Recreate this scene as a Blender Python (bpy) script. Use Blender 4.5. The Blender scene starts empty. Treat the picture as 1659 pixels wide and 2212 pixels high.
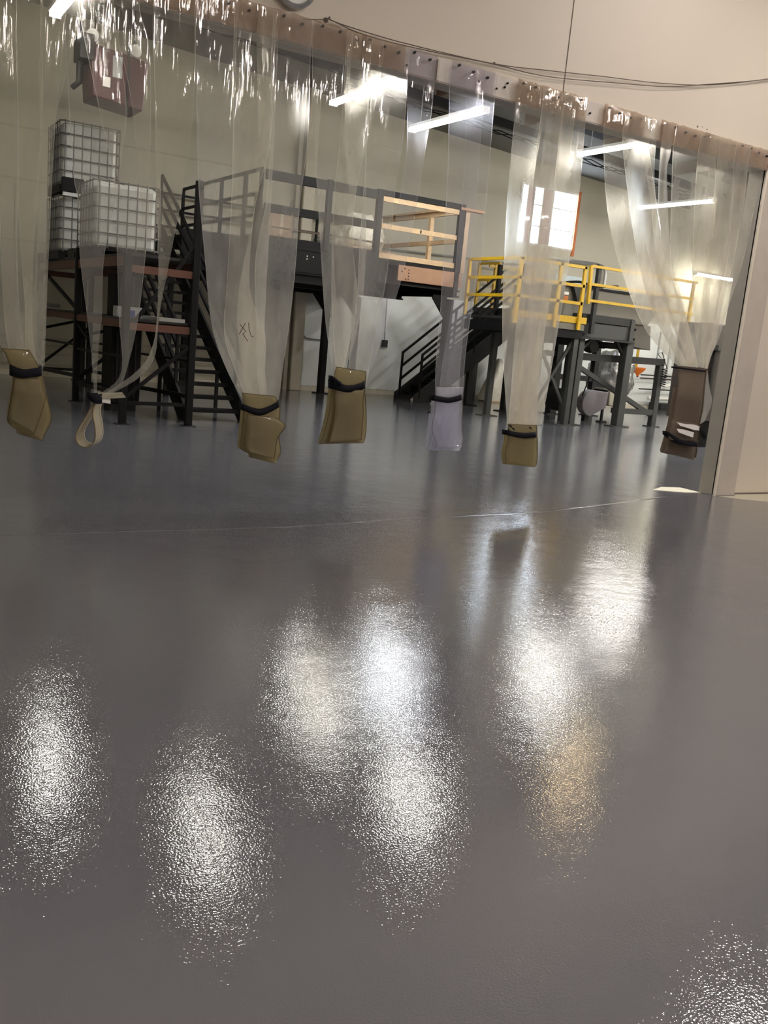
import bpy, bmesh, math, random
from mathutils import Vector, Matrix, noise
from math import sin, cos, pi, radians, sqrt

random.seed(7)
SC = bpy.context.scene
COL = SC.collection

# ------------------------------------------------------------------ camera
F_PX, YAW, PITCH, ROLL, CAM_H = 1965.7, .5511, .19237, .09327, 1.55
IW, IH = 1659.0, 2212.0
fwd = Vector((sin(YAW)*cos(PITCH), cos(YAW)*cos(PITCH), -sin(PITCH)))
r0 = Vector((cos(YAW), -sin(YAW), 0)); u0 = r0.cross(fwd)
cr = r0*cos(ROLL) + u0*sin(ROLL); cu = -r0*sin(ROLL) + u0*cos(ROLL)
cam_data = bpy.data.cameras.new('camera')
cam_data.sensor_fit = 'HORIZONTAL'; cam_data.sensor_width = 36.0
cam_data.lens = F_PX/IW*36.0
cam_data.clip_start = .05; cam_data.clip_end = 200
cam = bpy.data.objects.new('camera', cam_data)
m = Matrix((cr, cu, -fwd)).transposed().to_4x4(); m.translation = (0, 0, CAM_H)
cam.matrix_world = m
COL.objects.link(cam); SC.camera = cam

# ------------------------------------------------------------------ world, exposure
w = bpy.data.worlds.new('world'); SC.world = w; w.use_nodes = True
bg = w.node_tree.nodes['Background']
bg.inputs['Color'].default_value = (.80, .88, 1.0, 1); bg.inputs['Strength'].default_value = 11.0
SC.view_settings.view_transform = 'Standard'; SC.view_settings.look = 'None'
SC.view_settings.gamma = 1.0; SC.view_settings.use_curve_mapping = False
SC.view_settings.exposure = 1.0
SC.cycles.transparent_max_bounces = 32
SC.cycles.max_bounces = 10
SC.cycles.sample_clamp_indirect = 6.0
TUBE = 52.0          # radiance of the fluorescent tubes
NEAR = 118.0          # radiance of the warmer lamps on the camera's side

CAMP = Vector((0, 0, CAM_H))
def ray(x, y): return fwd*F_PX + cr*(x-IW/2) - cu*(y-IH/2)
def at_y(x, y, Y):
    d = ray(x, y); return CAMP + d*(Y/d.y)
def at_x(x, y, X):
    d = ray(x, y); return CAMP + d*(X/d.x)

# ------------------------------------------------------------------ materials
MATS = {}
def mat(name, col, rough=.6, metal=0., var=.12, scale=6., bump=0., bscale=40., emit=None, estr=0., spec=.5, coat=0.):
    if name in MATS: return MATS[name]
    M = bpy.data.materials.new(name); M.use_nodes = True
    nt = M.node_tree; N = nt.nodes; L = nt.links
    b = N['Principled BSDF']
    b.inputs['Roughness'].default_value = rough; b.inputs['Metallic'].default_value = metal
    b.inputs['Specular IOR Level'].default_value = spec
    b.inputs['Coat Weight'].default_value = coat
    tc = N.new('ShaderNodeTexCoord')
    nz = N.new('ShaderNodeTexNoise'); nz.inputs['Scale'].default_value = scale; nz.inputs['Detail'].default_value = 6
    L.new(tc.outputs['Object'], nz.inputs['Vector'])
    mx = N.new('ShaderNodeMixRGB'); mx.inputs[1].default_value = (*[c*(1-var) for c in col], 1)
    mx.inputs[2].default_value = (*[min(1, c*(1+var)) for c in col], 1)
    L.new(nz.outputs['Fac'], mx.inputs[0]); L.new(mx.outputs[0], b.inputs['Base Color'])
    if bump:
        n2 = N.new('ShaderNodeTexNoise'); n2.inputs['Scale'].default_value = bscale; n2.inputs['Detail'].default_value = 4
        L.new(tc.outputs['Object'], n2.inputs['Vector'])
        bp = N.new('ShaderNodeBump'); bp.inputs['Strength'].default_value = bump; bp.inputs['Distance'].default_value = .01
        L.new(n2.outputs['Fac'], bp.inputs['Height']); L.new(bp.outputs[0], b.inputs['Normal'])
    if emit:
        b.inputs['Emission Color'].default_value = (*emit, 1); b.inputs['Emission Strength'].default_value = estr
    MATS[name] = M
    return M

def floor_material():
    M = bpy.data.materials.new('grey_epoxy'); M.use_nodes = True
    nt = M.node_tree; N = nt.nodes; L = nt.links; b = N['Principled BSDF']
    tc = N.new('ShaderNodeTexCoord')
    big = N.new('ShaderNodeTexNoise'); big.inputs['Scale'].default_value = .7; big.inputs['Detail'].default_value = 3
    L.new(tc.outputs['Object'], big.inputs['Vector'])
    mx = N.new('ShaderNodeMixRGB'); mx.inputs[1].default_value = (.124, .126, .143, 1); mx.inputs[2].default_value = (.142, .144, .162, 1)
    L.new(big.outputs['Fac'], mx.inputs[0]); L.new(mx.outputs[0], b.inputs['Base Color'])
    mr = N.new('ShaderNodeMapRange'); mr.inputs[3].default_value = .02; mr.inputs[4].default_value = .05
    L.new(big.outputs['Fac'], mr.inputs[0]); L.new(mr.outputs[0], b.inputs['Roughness'])
    b.inputs['Specular IOR Level'].default_value = .62
    # orange-peel grain and long lazy waves of the poured coat
    g = N.new('ShaderNodeTexNoise'); g.inputs['Scale'].default_value = 130; g.inputs['Detail'].default_value = .8
    L.new(tc.outputs['Object'], g.inputs['Vector'])
    b1 = N.new('ShaderNodeBump'); b1.inputs['Strength'].default_value = .7; b1.inputs['Distance'].default_value = .00085
    L.new(g.outputs['Fac'], b1.inputs['Height'])
    wv = N.new('ShaderNodeTexNoise'); wv.inputs['Scale'].default_value = 2.6; wv.inputs['Detail'].default_value = 3
    L.new(tc.outputs['Object'], wv.inputs['Vector'])
    b2 = N.new('ShaderNodeBump'); b2.inputs['Strength'].default_value = .5; b2.inputs['Distance'].default_value = .006
    L.new(wv.outputs['Fac'], b2.inputs['Height']); L.new(b1.outputs[0], b2.inputs['Normal'])
    L.new(b2.outputs[0], b.inputs['Normal'])
    return M

def vinyl(name, tint, haze, hcol, scr=1.0, tr=.95, streak=1.0):
    """clear flexible PVC: see-through sheet with scuffs, milky haze and a glossy skin"""
    if name in MATS: return MATS[name]
    M = bpy.data.materials.new(name); M.use_nodes = True
    nt = M.node_tree; N = nt.nodes; L = nt.links
    for n in list(N): N.remove(n)
    out = N.new('ShaderNodeOutputMaterial')
    tc = N.new('ShaderNodeTexCoord')
    mp = N.new('ShaderNodeMapping'); mp.inputs['Scale'].default_value = (4, 4, 1.3)
    L.new(tc.outputs['Object'], mp.inputs['Vector'])
    n1 = N.new('ShaderNodeTexNoise'); n1.inputs['Scale'].default_value = 1.3; n1.inputs['Detail'].default_value = 6; n1.inputs['Roughness'].default_value = .55
    L.new(mp.outputs[0], n1.inputs['Vector'])
    mr = N.new('ShaderNodeMapRange'); mr.inputs[1].default_value = .32; mr.inputs[2].default_value = .72
    mr.inputs[3].default_value = haze*(1-.30*streak); mr.inputs[4].default_value = haze*(1+.35*streak)
    L.new(n1.outputs['Fac'], mr.inputs[0])
    # the lower, handled part of the strips is dirtier
    ge = N.new('ShaderNodeNewGeometry'); sx = N.new('ShaderNodeSeparateXYZ'); L.new(ge.outputs['Position'], sx.inputs[0])
    gr = N.new('ShaderNodeMapRange'); gr.inputs[1].default_value = 3.5; gr.inputs[2].default_value = 1.3
    gr.inputs[3].default_value = .85 if streak > .9 else 1.; gr.inputs[4].default_value = 1.75 if streak > .9 else 1.
    L.new(sx.outputs['Z'], gr.inputs[0])
    ml = N.new('ShaderNodeMath'); ml.operation = 'MULTIPLY'; L.new(mr.outputs[0], ml.inputs[0]); L.new(gr.outputs[0], ml.inputs[1])
    at = N.new('ShaderNodeAttribute'); at.attribute_name = 'edge'
    ad = N.new('ShaderNodeMath'); ad.operation = 'MULTIPLY_ADD'; ad.inputs[1].default_value = .4; ad.use_clamp = True
    L.new(at.outputs['Fac'], ad.inputs[0]); L.new(ml.outputs[0], ad.inputs[2])
    tp = N.new('ShaderNodeBsdfTransparent'); tp.inputs['Color'].default_value = (*[c*tr for c in tint], 1)
    df = N.new('ShaderNodeBsdfDiffuse'); df.inputs['Color'].default_value = (*hcol, 1)
    tl = N.new('ShaderNodeBsdfTranslucent'); tl.inputs['Color'].default_value = (*hcol, 1)
    rf = N.new('ShaderNodeBsdfRefraction'); rf.inputs['IOR'].default_value = 1.12; rf.inputs['Roughness'].default_value = .42
    rf.inputs['Color'].default_value = (*hcol, 1)
    m1 = N.new('ShaderNodeMixShader'); m1.inputs[0].default_value = .5
    L.new(df.outputs[0], m1.inputs[1]); L.new(tl.outputs[0], m1.inputs[2])
    m2 = N.new('ShaderNodeMixShader'); m2.inputs[0].default_value = .32
    L.new(m1.outputs[0], m2.inputs[1]); L.new(rf.outputs[0], m2.inputs[2])
    m3 = N.new('ShaderNodeMixShader'); L.new(ad.outputs[0], m3.inputs[0])
    L.new(tp.outputs[0], m3.inputs[1]); L.new(m2.outputs[0], m3.inputs[2])
    gl = N.new('ShaderNodeBsdfGlossy'); gl.inputs['Roughness'].default_value = .04
    lw = N.new('ShaderNodeLayerWeight'); lw.inputs['Blend'].default_value = .5
    pw = N.new('ShaderNodeMath'); pw.operation = 'POWER'; pw.inputs[1].default_value = 5.0
    L.new(lw.outputs['Facing'], pw.inputs[0])
    fr = N.new('ShaderNodeMath'); fr.operation = 'MULTIPLY_ADD'; fr.inputs[1].default_value = .6; fr.inputs[2].default_value = .035
    L.new(pw.outputs[0], fr.inputs[0])
    nb = N.new('ShaderNodeTexNoise'); nb.inputs['Scale'].default_value = 1.0; nb.inputs['Detail'].default_value = 2
    mp2 = N.new('ShaderNodeMapping'); mp2.inputs['Scale'].default_value = (18, 18, 1.8)
    L.new(tc.outputs['Object'], mp2.inputs['Vector']); L.new(mp2.outputs[0], nb.inputs['Vector'])
    bp = N.new('ShaderNodeBump'); bp.inputs['Strength'].default_value = .5; bp.inputs['Distance'].default_value = .012
    L.new(nb.outputs['Fac'], bp.inputs['Height']); L.new(bp.outputs[0], gl.inputs['Normal'])
    m4 = N.new('ShaderNodeMixShader'); L.new(fr.outputs[0], m4.inputs[0])
    L.new(m3.outputs[0], m4.inputs[1]); L.new(gl.outputs[0], m4.inputs[2])
    L.new(m4.outputs[0], out.inputs['Surface'])
    MATS[name] = M
    return M

M_WALL = mat('cream_paint', (.49, .465, .375), .6, var=.05, scale=.6, bump=.15, bscale=14)
M_NWALL = mat('front_wall_paint', (.68, .62, .53), .55, var=.03, scale=.5, bump=.05, bscale=30)
M_PANEL = mat('white_panel', (.86, .89, .87), .45, var=.03, scale=.7)
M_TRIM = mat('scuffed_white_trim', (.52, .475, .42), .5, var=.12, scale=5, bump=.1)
M_REVEAL = mat('grey_reveal', (.31, .285, .25), .5, var=.12, scale=4, bump=.1)  # darker grey than the trim beside it
M_HEAD = mat('chipped_white_header', (.62, .58, .53), .5, var=.2, scale=7, bump=.2)
M_PATCH = mat('bare_cream_floor', (.66, .62, .5), .5, var=.08, scale=9)
M_BLACK = mat('black_steel', (.007, .007, .0075), .5, var=.25, scale=8, spec=.12)
M_DARK = mat('dark_grey_steel', (.018, .018, .018), .5, var=.2, scale=5, spec=.3)
M_GREY = mat('grey_steel', (.045, .047, .045), .5, var=.18, scale=4, spec=.35)
M_OLIVE = mat('olive_grey_sheet', (.13, .12, .095), .55, var=.12, scale=3)
M_YEL = mat('safety_yellow', (.50, .31, .008), .4, var=.12, scale=8)
M_ORANGE = mat('orange_beam', (.085, .028, .014), .5, var=.3, scale=7)
M_WOOD = mat('raw_pine', (.50, .35, .20), .6, var=.2, scale=9, bump=.1)
M_PLY = mat('reddish_board', (.30, .165, .095), .6, var=.2, scale=4, bump=.1)
M_JOIST = mat('roof_joist', (.08, .045, .025), .7, var=.3, scale=5)
M_CEIL = mat('dark_roof', (.008, .008, .008), .8, var=.3, scale=2, spec=.2)
M_CEIL2 = mat('grey_roof_panel', (.17, .165, .15), .8, var=.1, scale=2)
M_CEILN = mat('front_ceiling', (.5, .47, .42), .8, var=.05, scale=2)
M_GALV = mat('galvanised', (.45, .46, .46), .35, metal=.8, var=.15, scale=20)
M_TANK = mat('milky_plastic', (.50, .51, .49), .4, var=.06, scale=3)
M_CREAMPL = mat('cream_plastic', (.62, .58, .48), .45)
M_WHITE = mat('white_enamel', (.78, .78, .76), .35, var=.05)
M_MAROON = mat('maroon_enamel', (.05, .012, .016), .45, var=.2, scale=6)
M_RUST = mat('rust_orange_frame', (.55, .17, .05), .6, var=.4, scale=14)
M_EDGE = mat('dark_edge_outline', (.10, .065, .03), .7)
M_STRAP = mat('black_strap', (.008, .008, .012), .7, spec=.1)
M_WIRE = mat('grey_wire', (.16, .13, .11), .5)
M_JOINT = mat('dark_joint', (.16, .14, .11), .8)  # dark colour shared by joints, nail holes and base strip
M_PIPE = mat('white_pipe', (.72, .70, .66), .4)
M_CARD = mat('cardboard', (.36, .26, .19), .8, var=.15)
M_BLUE = mat('blue_label', (.03, .06, .35), .5)
M_CAN = mat('silver_can', (.45, .47, .5), .3, metal=.5)
M_CAGE = mat('dull_cage_steel', (.10, .10, .095), .5, metal=.2)
M_FUNNEL = mat('orange_plastic', (.85, .20, .02), .4)
M_INK = mat('red_ink', (.11, .035, .03), .7)
M_PURPG = mat('lilac_grey_guard', (.20, .18, .20), .45, var=.08)
M_BEIGE = mat('beige_box', (.42, .39, .31), .5)
M_BLUEG = mat('pale_blue_box', (.42, .50, .53), .5)
M_PAPER = mat('white_paper', (.8, .78, .76), .8)
M_TUBE = mat('tube_glow', (.9, .9, .9), emit=(1.0, .97, .90), estr=TUBE)
M_TUBE_FILL = mat('fill_tube_glow', (.9, .9, .9), emit=(1.0, .97, .90), estr=TUBE*3.2)  # stronger glow for the added fill lamps
M_TUBE_COOL = mat('cool_tube_glow', (.9, .9, .9), emit=(.93, .96, 1.0), estr=TUBE)
M_TUBE_WARM = mat('warm_tube_glow', (.9, .9, .9), emit=(1.0, .74, .42), estr=TUBE*.8)
M_TUBE_NEAR = mat('near_tube_glow', (.9, .9, .9), emit=(1.0, .90, .83), estr=NEAR)
M_FLOOR = floor_material()
V_CLR = vinyl('hazy_vinyl', (.99, .985, .97), .20, (.92, .91, .87), tr=.98)
V_YEL = vinyl('yellowed_vinyl', (.985, .975, .93), .28, (.90, .87, .79), tr=.98)
V_LFT = vinyl('clear_worn_vinyl', (.98, .97, .94), .11, (.90, .88, .82), tr=.98)
V_LF2 = vinyl('clear_worn_yellowish_vinyl', (.97, .955, .905), .17, (.86, .83, .73), tr=.98)
V_LOOP = vinyl('pale_tan_vinyl', (.9, .86, .75), .72, (.74, .68, .54), tr=.9, streak=.1)
V_THK = vinyl('aged_thick_vinyl', (.98, .965, .93), .38, (.88, .84, .77), tr=.97)
V_NEW = vinyl('new_clear_vinyl', (.98, .98, 1.0), .10, (.86, .86, .92), tr=.98)
V_TAN = vinyl('tan_folded_vinyl', (.86, .78, .56), .74, (.50, .445, .29), tr=.85, streak=.15)
V_BRN = vinyl('brown_folded_vinyl', (.78, .70, .60), .78, (.36, .30, .25), tr=.8, streak=.15)
V_TAB = vinyl('brown_stained_vinyl', (.84, .74, .66), .45, (.42, .31, .24), tr=.9)
V_TABC = vinyl('lilac_tab_vinyl', (.93, .91, .95), .25, (.58, .54, .56), tr=.93)
V_LIL = vinyl('lilac_folded_vinyl', (.96, .96, 1.0), .24, (.74, .74, .80), tr=.95)
V_WRAP = vinyl('stretch_wrap', (.8, .8, .8), .5, (.5, .5, .5), tr=.9)

def glass_material():
    M = bpy.data.materials.new('window_glass'); M.use_nodes = True
    nt = M.node_tree; N = nt.nodes; L = nt.links
    for n in list(N): N.remove(n)
    o = N.new('ShaderNodeOutputMaterial'); t = N.new('ShaderNodeBsdfTransparent'); t.inputs[0].default_value = (.9, .93, .95, 1)
    g = N.new('ShaderNodeBsdfGlossy'); g.inputs['Roughness'].default_value = .05
    mm = N.new('ShaderNodeMixShader'); mm.inputs[0].default_value = .06
    L.new(t.outputs[0], mm.inputs[1]); L.new(g.outputs[0], mm.inputs[2]); L.new(mm.outputs[0], o.inputs['Surface'])
    return M
M_GLASS = glass_material()

# ------------------------------------------------------------------ mesh helpers
class MB:
    def __init__(s): s.v = []; s.f = []; s.smooth = False
    def add(s, vs, fs):
        n = len(s.v); s.v += [Vector(v) for v in vs]; s.f += [tuple(i+n for i in f) for f in fs]; return s
    def box(s, x0, x1, y0, y1, z0, z1):
        return s.add([(x0,y0,z0),(x1,y0,z0),(x1,y1,z0),(x0,y1,z0),(x0,y0,z1),(x1,y0,z1),(x1,y1,z1),(x0,y1,z1)],
                     [(0,3,2,1),(4,5,6,7),(0,1,5,4),(1,2,6,5),(2,3,7,6),(3,0,4,7)])
    def beam(s, p, q, w, h, up=(0, 0, 1)):
        p = Vector(p); q = Vector(q); d = (q-p).normalized(); up = Vector(up)
        if abs(d.dot(up)) > .98: up = Vector((0, 1, 0))
        a = d.cross(up).normalized()*w/2; b = a.cross(d).normalized()*h/2
        vs = [p-a-b, p+a-b, p+a+b, p-a+b, q-a-b, q+a-b, q+a+b, q-a+b]
        return s.add(vs, [(0,1,2,3),(4,7,6,5),(0,4,5,1),(1,5,6,2),(2,6,7,3),(3,7,4,0)])
    def tube(s, pts, r, n=8, closed=False):
        pts = [Vector(p) for p in pts]; k = len(pts); rings = []
        rr = r if isinstance(r, (list, tuple)) else [r]*k
        prev = None
        for i, p in enumerate(pts):
            if closed: d = pts[(i+1) % k]-pts[i-1]
            else: d = pts[min(i+1, k-1)]-pts[max(i-1, 0)]
            d.normalize()
            if prev is None:
                a = d.cross(Vector((0, 0, 1)))
                if a.length < .1: a = d.cross(Vector((0, 1, 0)))
            else: a = prev-d*prev.dot(d)
            a.normalize(); prev = a; b = d.cross(a)
            rings.append([p+(a*cos(2*pi*j/n)+b*sin(2*pi*j/n))*rr[i] for j in range(n)])
        vs = [v for r_ in rings for v in r_]; fs = []
        for i in range(k if closed else k-1):
            i2 = (i+1) % k
            for j in range(n): fs.append((i*n+j, i*n+(j+1) % n, i2*n+(j+1) % n, i2*n+j))
        if not closed: fs += [tuple(range(n-1, -1, -1)), tuple((k-1)*n+j for j in range(n))]
        s.smooth = True
        return s.add(vs, fs)
    def grid(s, rows, close=False):
        n = len(rows[0]); vs = [v for r_ in rows for v in r_]; fs = []
        for i in range(len(rows)-1):
            for j in range(n-1 if not close else n):
                j2 = (j+1) % n
                fs.append((i*n+j, i*n+j2, (i+1)*n+j2, (i+1)*n+j))
        s.smooth = True
        return s.add(vs, fs)
    def lathe(s, c, prof, n=20, axis='z'):
        c = Vector(c); rows = []
        for r_, h in prof:
            row = []
            for j in range(n):
                a = 2*pi*j/n
                if axis == 'z': row.append(c+Vector((r_*cos(a), r_*sin(a), h)))
                elif axis == 'y': row.append(c+Vector((r_*cos(a), h, r_*sin(a))))
                else: row.append(c+Vector((h, r_*cos(a), r_*sin(a))))
            rows.append(row)
        return s.grid(rows, True)
    def prism(s, poly, axis, a0, a1):
        n = len(poly)
        def P(p, a):
            if axis == 'y': return (p[0], a, p[1])
            if axis == 'x': return (a, p[0], p[1])
            return (p[0], p[1], a)
        vs = [P(p, a0) for p in poly]+[P(p, a1) for p in poly]
        fs = [tuple(range(n)), tuple(range(2*n-1, n-1, -1))]+[(i, i+n, (i+1) % n+n, (i+1) % n) for i in range(n)]
        return s.add(vs, fs)
    def build(s, name, material, parent=None, solid=0., bevel=0., recalc=True, origin=None, kind=None):
        if parent is not None:
            o0 = Vector(parent['_w'])
        elif origin is not None: o0 = Vector(origin)
        else:
            xs = [v.x for v in s.v]; ys = [v.y for v in s.v]; zs = [v.z for v in s.v]
            o0 = Vector(((min(xs)+max(xs))/2, (min(ys)+max(ys))/2, min(zs)))
        me = bpy.data.meshes.new(name)
        me.from_pydata([v-o0 for v in s.v], [], s.f)
        if recalc:
            bm = bmesh.new(); bm.from_mesh(me); bmesh.ops.recalc_face_normals(bm, faces=bm.faces); bm.to_mesh(me); bm.free()
        me.materials.append(material)
        if s.smooth:
            for p in me.polygons: p.use_smooth = True
            if not solid:
                try: me.set_sharp_from_angle(angle=radians(40))
                except Exception: pass
        o = bpy.data.objects.new(name, me); COL.objects.link(o)
        if parent is not None: o.parent = parent
        else: o.location = o0
        o['_w'] = tuple(o0)
        if solid:
            md = o.modifiers.new('s', 'SOLIDIFY'); md.thickness = solid; md.offset = 0
        if bevel:
            md = o.modifiers.new('b', 'BEVEL'); md.width = bevel; md.segments = 2; md.limit_method = 'ANGLE'
        if kind: o['kind'] = kind
        return o

def tag(o, label, cat, group=None):
    o['label'] = label; o['category'] = cat
    if group: o['group'] = group
    return o
def thing(name, loc, label, cat, group=None):
    o = bpy.data.objects.new(name, None); COL.objects.link(o); o.location = loc; o.empty_display_size = .1
    o['_w'] = tuple(loc)
    return tag(o, label, cat, group)
def bar(root, name, p, q, w, h, m, bevel=0.): return MB().beam(p, q, w, h).build(name, m, root, bevel=bevel)
def blk(root, name, x0, x1, y0, y1, z0, z1, m, bevel=0.): return MB().box(x0, x1, y0, y1, z0, z1).build(name, m, root, bevel=bevel)
def struct(o, part_label=None):
    o['kind'] = 'structure'
    if part_label: o['label'] = part_label
    return o
def crom(pts, n):
    """Catmull-Rom through rows of equal length tuples, n samples"""
    k = len(pts); out = []
    for i in range(n):
        t = i/(n-1)*(k-1); a = min(int(t), k-2); u = t-a
        p0 = pts[max(a-1, 0)]; p1 = pts[a]; p2 = pts[a+1]; p3 = pts[min(a+2, k-1)]
        out.append(tuple(.5*((2*b)+(c-a_)*u+(2*a_-5*b+4*c-d)*u*u+(-a_+3*b-3*c+d)*u**3) for a_, b, c, d in zip(p0, p1, p2, p3)))
    return out

# ------------------------------------------------------------------ the setting
XL, XR, YN, YB = -3.0, 32.0, -9.0, 20.6
PW0, PW1 = 7.30, 7.47          # partition wall thickness
JX = 9.46                      # wall starts right of the opening
HZ = 3.76                      # underside of header
floor = struct(MB().box(XL-.3, XR+.3, YN-.3, YB+.3, -.2, 0).build('floor', M_FLOOR, origin=(0, 0, 0)))
# raised recoat seam across the floor
seam = [(-3, 6.40), (.92, 6.36), (2.27, 6.34), (2.98, 6.34), (3.63, 6.40), (4.2, 6.49), (5.14, 6.56), (5.72, 6.60), (6.49, 6.78), (7.94, 7.14), (8.8, 7.3)]
sp = crom(seam, 60); rows = []
for i, (x, y) in enumerate(sp):
    j = noise.noise(Vector((x*3, y, 0)))*.012
    rows.append([Vector((x, y-.02+j, .0002)), Vector((x, y-.006+j, .0018)), Vector((x, y+.006+j, .002)), Vector((x, y+.03+j, .0002))])
MB().grid(rows).build('coating_seam', M_FLOOR, floor)
MB().prism([(9.13, 7.20), (9.3, 7.0), (10.0, 6.62), (10.25, 6.66), (14, 6.66), (14, 7.28), (9.46, 7.28), (9.46, 7.2)], 'z', .0005, .004).build('bare_floor_patch', M_PATCH, floor)
MB().prism([(8.45, 7.62), (8.85, 7.44), (9.085, 7.42), (9.085, 7.75), (8.8, 7.8)], 'z', .0005, .004).build('bare_floor_patch', M_PATCH, floor)

# front partition wall with the big opening
wf = MB(); wf.box(XL, JX, PW0, PW1, 3.95, 9.0); wf.box(9.2, JX, PW0, PW1, 0, 3.95); wf.box(JX, XR, PW0, PW1, 0, 9.0)
wall_front = struct(wf.build('wall_front', M_NWALL, origin=(0, PW0, 0)))
wall_front['label'] = 'cream wall above and right of the curtained opening'
MB().box(6.052, 6.062, PW0-.003, PW0+.01, 3.95, 9).build('panel_joint', M_JOINT, wall_front)
MB().box(2.745, 2.755, PW0-.003, PW0+.01, 3.95, 9).build('panel_joint', M_JOINT, wall_front)
for xx, zz, r_ in ((7.95, 4.02, .012), (8.1, 4.02, .008), (8.02, 4.03, .006)):
    MB().lathe((xx, PW0-.002, zz), [(.001, -.002), (r_, 0), (r_, .004)], 8, 'y').build('nail_hole', M_JOINT, wall_front)
# door trim and reveal on the right side of the opening
trim = struct(MB().box(9.13, JX+.0, 7.23, PW0, 0, 3.98).build('trim_1', M_TRIM, bevel=.006), 'scuffed board beside the opening')
MB().box(9.09, 9.13, 7.235, 7.27, 0, 3.78).build('edge_bead', M_NWALL, trim)
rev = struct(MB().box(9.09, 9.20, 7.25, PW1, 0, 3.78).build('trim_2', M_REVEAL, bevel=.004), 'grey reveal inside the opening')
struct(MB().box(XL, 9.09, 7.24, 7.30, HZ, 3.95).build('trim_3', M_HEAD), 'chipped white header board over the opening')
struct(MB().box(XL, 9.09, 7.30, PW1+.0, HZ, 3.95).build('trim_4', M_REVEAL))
struct(MB().box(XL, 9.09, 7.225, 7.25, HZ-.012, HZ+.004).build('trim_5', mat('header_lip', (.30, .26, .23), .5)))
bl = MB().box(JX, XR, 7.285, 7.30, 0, .02).build('baseboard_front', M_JOINT); struct(bl)

# far room
WX0, WX1, WZ0, WZ1 = 16.05, 18.08, 4.33, 5.92
wb = MB()
wb.box(XL, WX0, YB, YB+.25, 0, 9); wb.box(WX1, XR, YB, YB+.25, 0, 9); wb.box(WX0, WX1, YB, YB+.25, 0, WZ0); wb.box(WX0, WX1, YB, YB+.25, WZ1, 9)
wall_back = struct(wb.build('wall_back', M_WALL, origin=(0, YB, 0)))
blk(wall_back, 'white_panel', 9.82, 24.0, YB-.02, YB, .12, 2.62, M_PANEL)
for z_ in (2.75, 3.95, 4.95): blk(wall_back, 'horizontal_joint', XL, 9.4, YB-.012, YB, z_-.02, z_+.02, mat('joint_cream', (.42, .39, .31), .7))
for z_ in (.25, .48, .66, .8): blk(wall_back, 'wall_ledge', XL, 9.4, YB-.03, YB, z_-.03, z_+.02, mat('joint_cream', (.42, .39, .31), .7))
for x_ in (-1, 1.2, 3.2, 5.9): blk(wall_back, 'vertical_joint', x_, x_+.03, YB-.012, YB, 0, 3.95, mat('joint_cream', (.42, .39, .31), .7))
# painted block courses, far away: low relief ribs
cb = MB()
for i in range(12): cb.box(9.85, 24, YB-.006, YB, 2.72+.3*i, 2.728+.3*i)
cb.build('block_course', M_WALL, wall_back)['kind'] = 'stuff'
struct(MB().box(XL, XR, YB-.03, YB, 0, .11).build('baseboard_back', M_PATCH))
pil = MB(); pil.box(9.50, 9.80, YB-.22, YB, 0, 7.2)
struct(pil.build('trim_6', mat('pilaster_paint', (.60, .56, .46), .5), bevel=.03), 'cream pilaster behind the mezzanine')
blk(wall_back, 'downpipe', 9.36, 9.46, YB-.12, YB, 0, 7.2, mat('pilaster_paint2', (.44, .41, .34), .5))
struct(MB().box(XL-.2, XL, YN, YB+.25, 0, 9).build('wall_left', M_WALL))
struct(MB().box(XR, XR+.2, YN, YB+.25, 0, 9).build('wall_right', M_WALL))
struct(MB().box(XL-.2, XR+.2, YN-.2, YN, 0, 9).build('wall_rear', M_NWALL))
# ceilings: front room, far room (sloping gently down to the right)
struct(MB().box(XL-.2, XR+.2, YN-.2, PW0+.1, 6.6, 6.8).build('ceiling', M_CEILN), 'ceiling on the camera side')
def cz(x): return 7.50-.06*x
c2 = MB()
for y0, y1, mm, nm in ((PW1, 17.4, M_CEIL, 'roof_deck'), (17.4, YB+.2, M_CEIL2, 'roof_panel')):
    a = MB().prism([(XL, cz(XL)), (XR, cz(XR)), (XR, cz(XR)+.2), (XL, cz(XL)+.2)], 'y', y0, y1).build('ceiling', mm)
    struct(a)
    if nm == 'roof_deck': deck_roof = a
for i in range(14):
    x_ = -1+2.4*i
    bar(deck_roof, 'joist', (x_, PW1+.1, cz(x_)-.15), (x_, 17.3, cz(x_)-.15), .09, .28, M_JOIST)
for y_ in (10.5, 14.0, 17.35):
    bar(deck_roof, 'purlin', (XL+.2, y_, cz(XL)-.38), (XR-.2, y_, cz(XR)-.38), .12, .18, M_BLACK)
# sagging cable runs under the roof
for k in range(3):
    pts = [(x_/2+9, 17.9-.1*k, cz(x_/2+9)-.35-.12*sin(x_*.9+k)**2-.04*k) for x_ in range(0, 28)]
    tag(MB().tube(pts, .012, 5).build('roof_cable', M_BLACK), ('black cable sagging under the far roof, %s of three' % ('highest', 'middle one', 'lowest')[k]), 'cable', 'cables under the far roof')

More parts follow.
